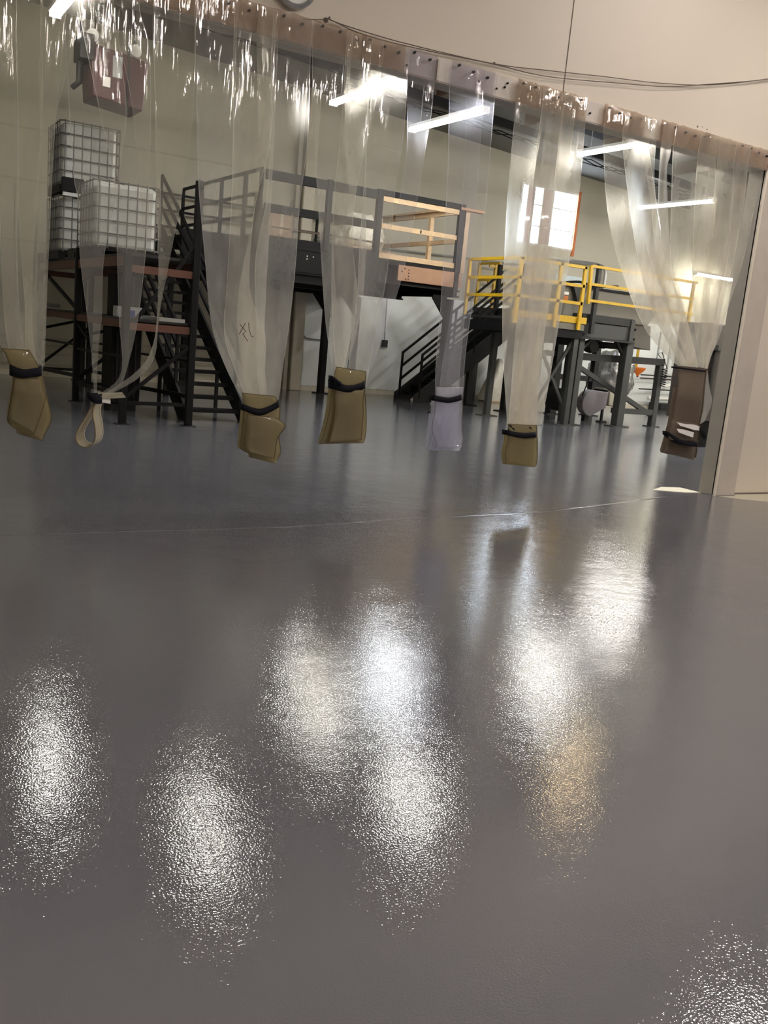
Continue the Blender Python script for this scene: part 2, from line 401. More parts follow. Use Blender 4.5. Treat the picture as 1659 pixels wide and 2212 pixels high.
# window in the back wall
win = bpy.data.objects.new('window_1', None); COL.objects.link(win); win.location = (17.05, YB, WZ0); win['_w'] = (17.05, YB, WZ0); struct(win, 'bright window with a rusty orange frame high on the back wall')
fr_ = MB(); t_ = .06
fr_.box(WX0, WX1, YB-.03, YB+.1, WZ0, WZ0+t_).box(WX0, WX1, YB-.03, YB+.1, WZ1-t_, WZ1).box(WX0, WX0+t_, YB-.03, YB+.1, WZ0+t_, WZ1-t_)
fr_.build('frame', M_WHITE, win)
blk(win, 'outer_trim', WX1+.0, WX1+.09, YB-.05, YB+.02, WZ0-.12, WZ1+.05, M_RUST)
M_FILM = bpy.data.materials.new('pink_window_film'); M_FILM.use_nodes = True
_n = M_FILM.node_tree.nodes; _n.remove(_n['Principled BSDF']); _t = _n.new('ShaderNodeBsdfTranslucent'); _t.inputs[0].default_value = (.20, .155, .14, 1)
M_FILM.node_tree.links.new(_t.outputs[0], _n['Material Output'].inputs[0])
for x0, x1 in ((16.30, 16.56), (16.84, 17.24)): blk(win, 'film_strip', x0+.03, x1-.03, YB+.05, YB+.055, WZ0+t_, WZ1-t_, M_FILM)
for x_ in (16.30, 16.53, 16.84, 17.21): blk(win, 'mullion', x_, x_+.03, YB+.0, YB+.08, WZ0+t_, WZ1-t_, M_WHITE)
for z_ in (4.85, 5.4): blk(win, 'cross_bar', WX0+t_, WX1-t_, YB+.01, YB+.035, z_, z_+.025, M_WHITE)
for x0, x1 in ((WX0+t_, 16.30), (16.33, 16.53), (16.56, 16.84), (16.87, 17.21), (17.24, WX1-t_)): blk(win, 'pane', x0, x1, YB+.04, YB+.045, WZ0+t_, WZ1-t_, M_GLASS)

# ------------------------------------------------------------------ lamps
def strip_light(x, y0, y1, z, label, m, ntube=2, axis='y', group='fluorescent strip lights of the far room', hang=None):
    root = thing('strip_light', ((x, (y0+y1)/2, z) if axis == 'y' else ((y0+y1)/2, x, z)), label, 'light', group)
    def B(a0, a1, b0, b1, z0, z1, nm, mm):
        if axis == 'y': return blk(root, nm, a0, a1, b0, b1, z0, z1, mm)
        return blk(root, nm, b0, b1, a0, a1, z0, z1, mm)
    B(x-.09, x+.09, y0, y1, z+.035, z+.09, 'housing', M_WHITE)
    for k in range(ntube):
        o_ = (k-(ntube-1)/2)*.09
        p = (x+o_, y0+.03, z); q = (x+o_, y1-.03, z)
        if axis == 'x': p = (y0+.03, x+o_, z); q = (y1-.03, x+o_, z)
        MB().tube([p, q], .022, 8).build('tube', m, root)
    for yy in (y0, y1): B(x-.08, x+.08, yy-.015, yy+.015, z-.03, z+.04, 'end_cap', M_WHITE)
    if hang:
        for yy in (y0+.3, y1-.3):
            p = (x, yy, z+.09) if axis == 'y' else (yy, x, z+.09)
            MB().tube([p, (p[0], p[1], hang)], .006, 5).build('hanger', M_GALV, root)
    return root
strip_light(7.76, 13.25, 15.67, 5.5, 'long glowing strip light behind the strips hung left of centre', M_TUBE, hang=7.0)
strip_light(9.80, 13.82, 16.24, 5.5, 'glowing strip light seen between the clear strip and the middle bundle', M_TUBE_COOL, hang=6.85)
strip_light(13.17, 13.2, 15.1, 5.5, 'glowing strip light behind the bundle left of the widest curtain', M_TUBE, hang=6.65)
strip_light(18.72, 16.28, 18.8, 5.5, 'lowest and farthest glowing strip light, behind the widest curtain', M_TUBE, hang=6.35)
strip_light(2.75, 12.9, 14.5, 5.5, 'glowing strip light at the top left corner, behind the leftmost strips', M_TUBE, hang=7.3)
strip_light(4.3, 9.4, 11.8, 5.5, 'strip light just past the opening, above the left curtains', M_TUBE, hang=7.2)
strip_light(7.5, 9.2, 11.5, 5.5, 'strip light just past the opening, above the middle curtains', M_TUBE, hang=7.0)
strip_light(10.4, 9.5, 10.6, 5.5, 'short warm strip light just past the opening, above the right curtains', M_TUBE_WARM, hang=6.85)
strip_light(19.9, 22.5, 24.7, 4.2, 'warm strip light glowing low behind the right side of the widest curtain', M_TUBE, axis='x', hang=6.1)
G2 = 'strip lights of the front room'
for k, (x_, y0_, y1_) in enumerate(((14.2, 9.0, 11.4), (17.6, 9.0, 11.4), (21.0, 9.0, 11.4), (24.6, 9.0, 11.4), (28.0, 12, 14.4))):  # added lamps out of view, filling the far room without floor reflections
    strip_light(x_, y0_, y1_, 5.5, ('added fill strip light out of view behind the right wall, %s from the opening' % ('first', 'second', 'third', 'fourth', 'fifth')[k]) if k < 5 else 'added fill strip light out of view at the far left, %s row' % ('front', 'back')[k-5], M_TUBE_FILL, hang=cz(x_))
strip_light(8.6, 4.4, 5.6, 6.2, 'warm strip light of the front room near the right wall', M_TUBE_NEAR, group=G2)
strip_light(4.4, -1.0, 1.4, 6.2, 'added unseen warm strip light of the front room, right of the camera', M_TUBE_NEAR, group=G2)  # this and the next three: unseen lamps placed to light the front room
strip_light(4.4, -4.5, -2.1, 6.2, 'added unseen warm strip light of the front room, right of and behind the camera', M_TUBE_NEAR, group=G2)
strip_light(8.2, -4.5, -2.1, 6.2, 'added unseen warm strip light of the front room, behind the camera and well to the right', M_TUBE_NEAR, group=G2)
strip_light(12.0, .5, 2.9, 6.2, 'added unseen warm strip light of the front room, far right', M_TUBE_NEAR, group=G2)

# ------------------------------------------------------------------ wall wires, clock
for k, pts in enumerate((
    [(705, 40), (760, 60), (880, 95), (1068, 138), (1180, 152), (1300, 165), (1430, 180), (1540, 183), (1659, 170), (1760, 150)],
    [(712, 42), (800, 80), (950, 115), (1068, 139), (1180, 165), (1340, 180), (1440, 187), (1530, 182), (1659, 171), (1760, 152)],
    [(702, 42), (650, 40), (590, 25), (540, 10), (470, -8), (400, -30)])):
    w_ = [at_y(px_[0], px_[1], 7.27-.01*k) for px_ in pts]
    tag(MB().tube(crom([tuple(v) for v in w_], 40), .0045, 5).build('wire', M_WIRE),
        ('upper thin wire sagging across the cream wall', 'lower thin wire sagging across the cream wall', 'thin wire running left from the hook along the header')[k], 'wire')
hook = thing('wire_hook', tuple(at_y(707, 42, 7.27)), 'small hook above the header where the wires meet', 'hook')
hp = at_y(707, 42, 7.27)
MB().tube([hp+Vector((-.02, .03, 0)), hp, hp+Vector((.02, -.01, .02))], .008, 6).build('pin', M_WIRE, hook)
MB().lathe(hp+Vector((0, .03, 0)), [(.001, -.01), (.022, -.006), (.022, .0)], 10, 'y').build('plate', M_WIRE, hook)
hp = at_y(1068, 138, 7.28)
tag(MB().tube([hp+Vector((0, .02, .01)), hp+Vector((0, -.005, .01)), hp+Vector((0, -.005, -.012))], .006, 5).build('cable_clip', M_WIRE), 'small clip holding the wires above the clear strip', 'clip')
cc = at_y(637, -38, 7.25)
ck = thing('wall_clock', tuple(cc), 'round pale wall clock cut off by the top edge', 'clock')
MB().lathe(cc, [(.001, .05), (.17, .05), (.19, .03), (.19, -.02), (.165, -.035), (.155, -.02)], 32, 'y').build('rim', M_GALV, ck)
MB().lathe(cc, [(.001, -.012), (.16, -.012)], 32, 'y').build('face', M_WHITE, ck)
bar(ck, 'hand', cc+Vector((0, -.02, 0)), cc+Vector((.07, -.02, .05)), .006, .008, M_BLACK)
bar(ck, 'hand', cc+Vector((0, -.024, 0)), cc+Vector((-.03, -.024, .12)), .006, .006, M_BLACK)

# ------------------------------------------------------------------ pallet rack (left), bays run away from the camera
RX0, RX1 = 3.38, 4.32
RY = (12.6, 15.5, 18.7)
rk = thing('pallet_rack', (3.85, 15.6, 0), 'black pallet rack with orange beams left of the steel stair', 'rack')
for i, y in enumerate(RY):
    for x in (RX0, RX1):
        top = 3.36 if (i == 0 and x == RX1) else 2.45
        if i == 0 and x == RX0: top = 2.3
        o = blk(rk, 'upright', x-.05, x+.05, y-.045, y+.045, 0, top, M_BLACK, bevel=.008)
        blk(o, 'foot_plate', x-.09, x+.09, y-.09, y+.09, 0, .012, M_DARK)
    bar(rk, 'cross_brace', (RX0, y, 1.05 if i else 1.25), (RX1, y, 1.32 if i else 2.5), .035, .05, M_BLACK)
    bar(rk, 'cross_brace', (RX0, y, .35), (RX1, y, 1.15), .035, .05, M_BLACK)
    bar(rk, 'cross_rail', (RX0, y, .30), (RX1, y, .30), .035, .05, M_BLACK)
    for z in (1.34, 2.10):
        bar(rk, 'end_beam', (RX0, y, z), (RX1, y, z), .05, .10, M_ORANGE if z > 2 or i == 0 else M_BLACK)
for a, b in ((0, 1), (1, 2)):
    y0, y1 = RY[a]+.045, RY[b]-.045
    for x in (RX0, RX1):
        bar(rk, 'beam', (x, y0, 2.20), (x, y1, 2.20), .05, .13, M_ORANGE)
        bar(rk, 'beam', (x, y0, 1.36), (x, y1, 1.36), .05, .10, M_ORANGE)
        bar(rk, 'lower_rail', (x, y0, .92), (x, y1, .86), .03, .035, M_BLACK)
        bar(rk, 'lower_rail', (x, y0, .42), (x, y1, .30), .04, .06, M_BLACK)
    blk(rk, 'shelf_deck', RX0+.02, RX1-.02, y0, y1, 2.27, 2.31, M_DARK)
    blk(rk, 'shelf_deck', RX0+.02, RX1-.02, y0, y1, 1.41, 1.44, M_DARK)
bar(rk, 'side_brace', (RX0, 18.4, 2.12), (RX0, 15.6, 1.5), .04, .05, M_BLACK)
bar(rk, 'side_brace', (RX0, 15.4, 1.25), (RX0, 14.7, 1.05), .04, .05, M_BLACK)
# tall cabinet behind the rack front
cbn = thing('tall_cabinet', (3.85, 14.5, 0), 'tall black steel cabinet standing inside the pallet rack', 'cabinet')
blk(cbn, 'body', 3.62, 4.08, 14.25, 14.8, .12, 1.28, M_BLACK, bevel=.01)
blk(cbn, 'plinth', 3.66, 4.04, 14.3, 14.75, 0, .12, M_DARK)
for x in (3.70, 3.84, 3.98): blk(cbn, 'ribbing', x, x+.02, 14.235, 14.25, .2, 1.2, M_DARK)
cb2 = thing('hanging_cabinet', (3.85, 14.5, 1.44), 'black machine frame on the middle shelf of the rack', 'cabinet')
blk(cb2, 'body', 3.66, 4.04, 14.3, 14.75, 1.44, 2.08, M_BLACK, bevel=.01)
for x in (3.74, 3.92): blk(cb2, 'ribbing', x, x+.02, 14.285, 14.3, 1.5, 2.05, M_GREY)
cn = thing('metal_box', (3.58, 13.5, 1.44), 'small silver box with a blue label on the middle rack shelf', 'box')
blk(cn, 'body', 3.46, 3.82, 13.38, 13.6, 1.44, 1.60, M_CAN, bevel=.01)
blk(cn, 'label', 3.56, 3.72, 13.372, 13.38, 1.455, 1.55, M_BLUE)
bd = MB().box(3.9, 4.27, 12.8, 14.2, 1.44, 1.49)
tag(bd.build('board', mat('grey_board', (.38, .37, .35), .5)), 'pale grey board lying on the middle rack shelf', 'board')

def tote(loc, label, h=1.0, w=1.0, d=1.10):
    x, y, z = loc
    root = thing('liquid_tote', loc, label, 'tank', 'caged liquid totes on the rack')
    p = MB()
    blk(root, 'pallet', x-w/2, x+w/2, y-d/2, y+d/2, z+.09, z+.13, M_BLACK)
    for k in (-1, 0, 1):
        o = blk(root, 'pallet_foot', x+k*(w/2-.06)-.06, x+k*(w/2-.06)+.06, y-d/2, y+d/2, z, z+.09, M_BLACK)
    b = MB(); b.box(x-w/2+.04, x+w/2-.04, y-d/2+.04, y+d/2-.04, z+.135, z+h-.03)
    bo = b.build('bottle', M_TANK, root, bevel=.07)
    MB().lathe((x, y, z+h-.03), [(.11, 0), (.11, .05), (.09, .06), (.001, .06)], 16).build('lid', M_BLACK, bo)
    zz = [z+.16+(h-.18)*k/5 for k in range(6)]
    for q in zz:
        c_ = .06
        pts = []
        for (sx, sy) in ((1, 1), (-1, 1), (-1, -1), (1, -1)):
            cx_, cy_ = x+sx*(w/2-c_), y+sy*(d/2-c_)
            a0 = {(1, 1): 0, (-1, 1): pi/2, (-1, -1): pi, (1, -1): 1.5*pi}[(sx, sy)]
            for t in range(4): pts.append((cx_+c_*cos(a0+t*pi/6), cy_+c_*sin(a0+t*pi/6), q))
        MB().tube(pts, .011, 6, closed=True).build('cage_ring', M_CAGE, root)
    for k in range(7):
        xx = x-w/2+.07+(w-.14)*k/6
        for yy in (y-d/2-.008, y+d/2+.008):
            MB().tube([(xx, yy, z+.13), (xx, yy, z+h)], .010, 6).build('cage_bar', M_CAGE, root)
    for k in range(6):
        yy = y-d/2+.08+(d-.16)*k/5
        for xx in (x-w/2-.008, x+w/2+.008):
            MB().tube([(xx, yy, z+.13), (xx, yy, z+h)], .010, 6).build('cage_bar', M_CAGE, root)
    return root
tote((3.86, 17.55, 2.31), 'lower caged tote of the stack of two on the far rack bay', 1.08)
tote((3.86, 17.55, 3.43), 'upper caged tote stacked on another one on the far rack bay', 1.18)
tote((3.86, 15.05, 2.31), 'single caged tote on the near rack bay, right of the stacked pair', 1.12)
mb = thing('black_box', (3.55, 16.98, 3.40), 'small black motor box between the two stacked totes', 'box')
blk(mb, 'body', 3.36, 3.72, 16.80, 16.92, 3.42, 3.66, M_BLACK, bevel=.01)
blk(mb, 'bracket', 3.38, 3.70, 16.82, 16.9, 3.36, 3.42, M_GALV)
cr_ = thing('grey_crate', (3.7, 13.6, 2.31), 'row of dark grey open-ended blocks on the near end of the top rack shelf', 'crate')
for k in range(4):
    x0 = 3.42+k*.21
    q = MB()
    for (a, b, c, d) in ((0, .2, 0, .02), (0, .2, .18, .2), (0, .02, .02, .18), (.18, .2, .02, .18)):
        q.box(x0+a, x0+b, 16.15, 16.55, 2.311+c*.8, 2.311+d*.8)
    q.build('block', M_DARK, cr_)

# ------------------------------------------------------------------ steel stair up to the mezzanine
SX0, SX1, SY = 4.50, 5.40, 13.15
SL = .635
st = thing('steel_stair', (4.9, SY, 0), 'open black steel stair climbing to the mezzanine', 'stair')
def zs(y): return (y-SY)*SL
TOPY = SY+3.10/SL
for x in (SX0-.03, SX1+.03):
    MB().prism([(SY-.1, 0), (SY+.28, 0), (TOPY+.1, zs(TOPY)-.1), (TOPY+.1, zs(TOPY)+.1), (TOPY-.1, zs(TOPY)+.12), (SY-.1, .14)], 'x', x-.02, x+.02).build('stringer', M_BLACK, st)
for k in range(1, 18):
    z = .178*k; y = SY+z/SL-.1
    tr = MB().box(SX0, SX1, y-.02, y+.24, z-.03, z); tr.box(SX0, SX1, y-.025, y-.0, z-.05, z)
    tr.build('tread', M_BLACK, st)
for x in (SX0-.03, SX1+.03):
    for k, dz in enumerate((1.02, .74, .46)):
        a = (x, SY+.55, zs(SY+.55)+dz); b = (x, TOPY, zs(TOPY)+dz)
        bar(st, 'handrail', a, b, .045, .05, M_BLACK)
    for yy in (SY+.55, SY+2.6, TOPY):
        bar(st, 'rail_post', (x, yy, zs(yy)-.05), (x, yy, zs(yy)+1.02), .045, .045, M_BLACK)
for x in (SX0-.03, SX1+.03):
    bar(st, 'support_leg', (x, 14.5, 0), (x, 14.5, zs(14.5)-.05), .05, .05, M_BLACK)
    bar(st, 'support_leg', (x, 17.2, 0), (x, 17.2, zs(17.2)-.05), .09, .09, M_BLACK)

# ------------------------------------------------------------------ mezzanine
mz = thing('mezzanine', (8.8, 18.2, 0), 'black steel mezzanine with railings against the back wall', 'platform')
MX0, MX1, MY0, MY1 = 6.62, 11.12, 16.0, 20.36
TOPZ = 3.12
def ibeam(root, name, p, q, h, w_, m):
    p = Vector(p); q = Vector(q); b = MB()
    b.beam(p, q, .02, h); up = Vector((0, 0, h/2-.015))
    b.beam(p+up, q+up, w_, .03); b.beam(p-up, q-up, w_, .03)
    return b.build(name, m, root)
for y in (MY0+.08, 18.2, MY1-.1):
    ibeam(mz, 'main_beam', (MX0-.02, y, 2.74), (MX1, y, 2.74), .40, .16, M_BLACK)
    ibeam(mz, 'lower_beam', (MX0-.02, y, 2.44), (9.25 if y < 17 else MX1, y, 2.44), .19, .16, M_BLACK)
for x in (MX0+.06, 8.1, 9.6, MX1-.08):
    ibeam(mz, 'cross_beam', (x, MY0+.16, 2.72), (x, MY1, 2.72), .36, .14, M_BLACK)
blk(mz, 'deck', MX0, MX1, MY0, MY1, 2.95, 2.99, mat('deck_board', (.16, .10, .05), .7))
blk(mz, 'deck_edge', MX0-.02, 9.15, MY0-.02, MY0, 2.94, TOPZ, M_BLACK)
blk(mz, 'deck_edge', 9.15, MX1, MY0-.02, MY0, 2.90, 3.0, M_BLACK)
blk(mz, 'face_plate', MX0-.02, 9.15, MY0-.01, MY0+.01, 2.54, 2.94, M_BLACK)
blk(mz, 'deck_edge', MX0-.03, MX0, MY0, 16.8, 2.36, TOPZ, M_BLACK)
blk(mz, 'face_board', 9.62, MX1+.03, MY0-.05, MY0-.02, 2.62, 2.92, M_PLY)
blk(mz, 'face_board', MX1, MX1+.04, MY0, MY1, 2.62, 2.92, M_PLY)
for x_, z_ in ((9.80, 2.66), (9.86, 2.66), (9.86, 2.72), (9.86, 2.78), (9.86, 2.84), (9.70, 2.80), (9.76, 2.86)):
    MB().lathe((x_, MY0-.052, z_), [(.001, -.006), (.012, -.004), (.013, .003)], 8, 'y').build('bolt_hole', M_BLACK, mz)
for x_, z_ in ((7.62, 2.84), (7.62, 2.79), (7.75, 2.84)):
    MB().lathe((x_, MY0-.012, z_), [(.001, -.008), (.014, -.006), (.016, .003)], 8, 'y').build('bolt', M_GALV, mz)
blk(mz, 'plank_stamp', 10.05, 10.09, MY0-.021, MY0-.02, 3.575, 3.635, M_DARK)
ibeam(mz, 'side_beam', (MX1-.02, MY0, 2.50), (MX1-.02, MY1, 2.50), .14, .14, M_BLACK)
# side landing where the stair arrives
blk(mz, 'landing', 5.46, MX0, 16.8, MY1, 2.95, 2.99, M_BLACK)
blk(mz, 'landing', 4.45, 5.46, TOPY, MY1, 2.95, 3.06, M_BLACK)
blk(mz, 'landing_edge', 5.46, MX0, 16.78, 16.82, 2.40, 3.10, M_BLACK)
blk(mz, 'landing_edge', 4.45, 5.46, TOPY+.02, TOPY+.05, 2.55, 3.06, M_BLACK)
for x, y in ((MX1-.12, 16.1), (10.1, 19.9), (MX0+.1, 20.1), (4.45, 20.0), (5.3, 20.0), (MX1-.1, 20.1)):
    o = blk(mz, 'column', x-.075, x+.075, y-.075, y+.075, 0, 2.38, M_BLACK, bevel=.008)
    blk(o, 'base_plate', x-.16, x+.16, y-.14, y+.14, 0, .02, M_BLACK)
    if x > 10:
        MB().prism([(x-.075, 1.95), (x-.42, 2.36), (x-.42, 2.44), (x-.075, 2.44)], 'y', y-.02, y+.02).build('gusset', M_BLACK, o)
# front railing: wide channels left, wood on the right
for z0, z1 in ((4.08, 4.25), (3.52, 3.67)):
    blk(mz, 'wide_rail', MX0+.08, 9.05, MY0-.03, MY0+.03, z0, z1, M_BLACK, bevel=.008)
blk(mz, 'thin_rail', MX0, 9.05, MY0-.015, MY0+.015, 3.26, 3.29, mat('brown_rail', (.04, .02, .012), .5))
for x, w_ in ((MX0, .05), (7.99, .10), (9.08, .12), (11.02, .13)):
    blk(mz, 'railing_post', x-w_/2, x+w_/2, MY0-.05, MY0+.05, 2.55 if x > 9 else 2.98, 4.27, M_BLACK, bevel=.006)
blk(mz, 'wide_rail', 9.14, 10.95, MY0-.03, MY0+.03, 4.16, 4.27, M_BLACK, bevel=.006)
blk(mz, 'wood_rail', 9.14, 10.95, MY0-.02, MY0+.03, 4.06, 4.155, M_WOOD)
blk(mz, 'wood_rail', 9.16, 10.95, MY0-.02, MY0+.02, 3.56, 3.65, M_WOOD)
blk(mz, 'wood_rail', 9.16, 10.95, MY0-.02, MY0+.02, 3.00, 3.10, M_WOOD)
blk(mz, 'wood_rail', MX1-.03, MX1+.02, MY0+.05, 19.3, 4.10, 4.20, M_WOOD)
blk(mz, 'wood_cap', MX1-.08, MX1+.06, MY0+.1, 19.3, 4.20, 4.24, M_WOOD)
blk(mz, 'wood_cap', MX1-.15, 11.55, MY0-.06, MY0+.06, 4.16, 4.21, M_PLY)
blk(mz, 'wood_rail', MX1-.03, MX1+.02, MY0+.05, 19.3, 3.52, 3.61, M_WOOD)
for y in (17.22,):
    blk(mz, 'wood_post', MX1-.07, MX1+.02, y-.045, y+.045, 2.99, 4.10, M_WOOD)
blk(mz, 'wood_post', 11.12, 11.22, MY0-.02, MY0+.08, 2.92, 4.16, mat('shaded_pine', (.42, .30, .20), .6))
# side railing (left edge) and back railing
for z in (4.26, 3.85, 3.48): bar(mz, 'side_rail', (MX0, MY0, z-.02), (MX0, 20.36, z-.02), .045, .055, M_BLACK)
for y, w_ in ((16.75, .07), (18.0, .06), (19.2, .05), (20.36, .06)):
    bar(mz, 'side_post', (MX0, y, 3.0), (MX0, y, 4.25), w_, w_, M_BLACK)
blk(mz, 'side_post', MX0+.05, MX0+.17, 16.3, 16.42, 3.0, 3.82, M_BLACK)
for z in (4.10, 3.75, 3.41): bar(mz, 'back_rail', (4.4, 20.36, z), (MX1, 20.36, z), .04, .05, M_BLACK)
for x in (4.4, 5.6, 8.6, 9.9, MX1): bar(mz, 'back_post', (x, 20.36, 3.0), (x, 20.36, 4.12), .05, .05, M_BLACK)

# goods on the mezzanine
bx = thing('cardboard_box', (7.15, 16.6, 2.99), 'brown cardboard carton just behind the left front railing of the mezzanine', 'box')
blk(bx, 'carton', 6.98, 7.45, 16.35, 16.8, 2.99, 3.62, M_CARD, bevel=.01)
blk(bx, 'tape', 7.19, 7.25, 16.345, 16.81, 3.2, 3.625, mat('packing_tape', (.5, .42, .3), .3))
def blob(name, c, r, m, label, cat, seed=0, n=22, parent=None, rough=.16):
    b = MB(); rows = []
    for i in range(n//2+1):
        th = pi*i/(n//2); row = []
        for j in range(n):
            ph = 2*pi*j/n
            d = Vector((sin(th)*cos(ph), sin(th)*sin(ph), cos(th)))
            s = 1+rough*noise.noise(d*2.4+Vector((seed, 0, 0)))+rough*.5*noise.noise(d*7+Vector((seed, 3, 0)))
            q = Vector((d.x*r[0]*s, d.y*r[1]*s, d.z*r[2]*s))
            row.append(Vector(c)+q)
        rows.append(row)
    b.grid(rows, True); o = b.build(name, m, parent)
    if label: tag(o, label, cat)
    return o
M_BAG = mat('crinkled_wrap', (.62, .58, .48), .25, var=.25, scale=12, bump=.6, bscale=14)
bag = thing('wrapped_bundle', (9.9, 17.6, 2.99), 'crinkled plastic wrapped bundle on the mezzanine beside the wood railing', 'bundle')
blob('bag', (9.55, 17.5, 3.42), (.50, .42, .50), M_BAG, None, None, 3, 28, bag, .35)
blk(bag, 'base_pallet', 9.0, 10.1, 17.0, 18.0, 2.99, 3.10, M_WOOD)
blk(bag, 'crate_base', 9.05, 10.05, 17.05, 17.95, 3.10, 3.25, M_CARD)

# unit heater hung at the left
ht = thing('unit_heater', (3.75, 15.2, 4.6), 'maroon unit heater hanging high behind the left strips', 'heater')
MB().prism([(3.42, 4.66), (4.17, 4.58), (4.24, 5.30), (3.36, 5.40)], 'y', 15.0, 15.7).build('casing', M_MAROON, ht, bevel=.02)
blk(ht, 'sticker', 3.55, 3.66, 14.985, 15.0, 4.82, 4.96, M_PAPER)
bar(ht, 'grey_panel', (3.76, 14.99, 5.28), (3.76, 14.99, 4.98), .14, .02, M_GALV)
MB().tube([(3.9, 14.9, cz(4)), (3.9, 14.9, 4.45)], .022, 8).build('gas_pipe', M_BLACK, ht)
MB().tube([(3.25, 15.2, 5.7), (3.25, 15.2, 4.85), (3.15, 15.2, 4.75)], [.05, .05, .04], 10).build('side_pipe', M_BLACK, ht)
blk(ht, 'control_box', 3.2, 3.4, 14.95, 15.4, 5.15, 5.5, M_DARK)
MB().lathe((3.4, 15.05, 5.52), [(.001, 0), (.09, .01), (.09, .06), (.001, .07)], 14, 'y').build('round_cap', M_WHITE, ht)
MB().lathe((4.05, 15.05, 5.44), [(.001, 0), (.09, .01), (.09, .06), (.001, .07)], 14, 'y').build('round_cap', M_WHITE, ht)
for x in (3.5, 4.1): MB().tube([(x, 15.35, cz(x)), (x, 15.35, 5.3)], .012, 6).build('hanger_rod', M_BLACK, ht)

# fittings on the back wall
wp = thing('wall_pipe', (3.4, 20.5, 1.45), 'short grey capped pipe sticking along the wall left of the rack', 'pipe')
MB().tube([(3.32, 20.48, 1.52), (4.1, 20.48, 1.50)], .035, 8).build('pipe', mat('dull_grey', (.24, .24, .22), .5), wp)
MB().tube([(3.30, 20.48, 1.38), (3.30, 20.48, 1.66)], .04, 8).build('cap', mat('dull_grey', (.24, .24, .22), .5), wp)
cp_ = [(9.96, 20.5, 2.55), (9.86, 20.5, 2.45), (9.82, 20.5, 2.2), (9.82, 20.5, 1.45), (9.86, 20.5, 1.31), (9.98, 20.5, 1.27), (10.6, 20.5, 1.27)]
tag(MB().tube(crom(cp_, 24), .018, 6).build('curved_conduit', mat('grey_conduit', (.28, .28, .26), .45)), 'grey conduit bending round the white wall panel below the mezzanine', 'conduit')
cd = thing('hanging_cable', (12.13, 20.5, 1.3), 'straight cable with a small grey box, hanging on the white wall panel', 'cable')
MB().tube([(12.10, 20.52, 2.7), (12.14, 20.52, 1.4)], .014, 6).build('cable', mat('grey_conduit', (.28, .28, .26), .45), cd)
blk(cd, 'switch_box', 12.08, 12.22, 20.46, 20.56, 1.22, 1.40, M_GREY, bevel=.01)
tag(MB().tube([(9.9, 20.5, 3.62), (12.29, 20.5, 3.66), (14.5, 20.5, 3.72), (16.84, 20.5, 3.78)], .025, 6).build('wall_conduit', mat('grey_conduit', (.28, .28, .26), .45)), 'long thin conduit along the back wall right of the mezzanine', 'conduit')
for i in range(6): pass
hp_ = [(17.2, 20.45, 4.05), (18.4, 20.45, 4.08), (19.1, 20.45, 4.07), (19.35, 20.45, 3.95), (19.38, 20.45, 3.6), (19.38, 20.45, 2.9)]
tag(MB().tube(crom(hp_, 30), .045, 8).build('bent_conduit', M_GALV), 'thick conduit bending down behind the yellow railing, under the window', 'conduit')
for k in range(3):
    tag(MB().tube([(17.0, 20.53, 3.45-.09*k), (19.2, 20.53, 3.38-.09*k), (21.5, 20.53, 3.26-.07*k)], .018, 5).build('thin_conduit', M_GALV),
        ('top', 'middle', 'bottom')[k]+' one of three thin conduits on the wall behind the yellow railing', 'conduit')

# ------------------------------------------------------------------ right stair and landing by the back wall
s2 = thing('side_stair', (13.4, 19.0, 0), 'dark steel stair rising to the right, in front of the back wall', 'stair')
AX, AY0, AY1, SL2 = 11.95, 18.55, 19.45, .80
def z2(x): return (x-AX)*SL2
TX = AX+2.42/SL2
for y in (AY0, AY1):
    MB().prism([(AX-.02, .0), (AX+.45, 0), (TX+.1, z2(TX)-.30), (TX+.1, z2(TX)+.03), (TX-.05, z2(TX)+.05), (AX-.02, .16)], 'y', y-.02, y+.02).build('stringer', M_DARK, s2)
for k in range(1, 13):
    z = .186*k; x = AX+z/SL2
    q = MB().box(x-.02, x+.24, AY0+.02, AY1-.02, z-.035, z); q.box(x+.2, x+.24, AY0+.02, AY1-.02, z-.03, z+.19)
    q.build('tread', M_BLACK, s2)
for y in (AY0, AY1):
    for dz in (1.05, .72, .40):
        bar(s2, 'handrail', (AX+.12, y, z2(AX+.12)+dz), (TX, y, z2(TX)+dz), .05, .05, M_BLACK)
    for xx in (AX+.12, AX+1.6):
        bar(s2, 'rail_post', (xx, y, z2(xx)), (xx, y, z2(xx)+1.07), .045, .045, M_BLACK)
    bar(s2, 'rail_post', (TX-.2, y, z2(TX)-.1), (TX-.2, y, z2(TX)+1.15), .09, .09, M_BLACK)
o = bar(s2, 'support_leg', (13.55, AY0+.05, 0), (13.55, AY0+.05, z2(13.55)-.2), .13, .13, M_DARK)
blk(o, 'base_plate', 13.36, 13.76, AY0-.1, AY0+.2, 0, .02, M_BLACK)
ld = thing('landing_platform', (16.2, 19.6, 0), 'dark landing with yellow railings at the top of the right stair', 'platform')
LX0, LX1, LY0, LY1, LZ = 14.85, 16.6, 17.9, 20.5, 2.46
blk(ld, 'deck', LX0, LX1, LY0, LY1, LZ-.04, LZ, M_DARK)
for (a, b, c, d) in ((LX0-.02, LX0+.02, LY0, LY1), (LX0, LX1, LY0-.02, LY0+.02), (LX0, LX1, LY1-.04, LY1)):
    blk(ld, 'edge_beam', a, b, c, d, LZ-.28, LZ+.02, M_DARK)
for x, y in ((LX0+.1, 20.35), (LX0+.1, LY0+.1), (LX1-.1, 20.35)):
    blk(ld, 'leg', x-.07, x+.07, y-.07, y+.07, 0, LZ-.28, M_DARK)
bar(ld, 'knee_brace', (LX0+.1, 19.9, 1.85), (LX0+.45, 20.35, 2.2), .05, .05, M_DARK)
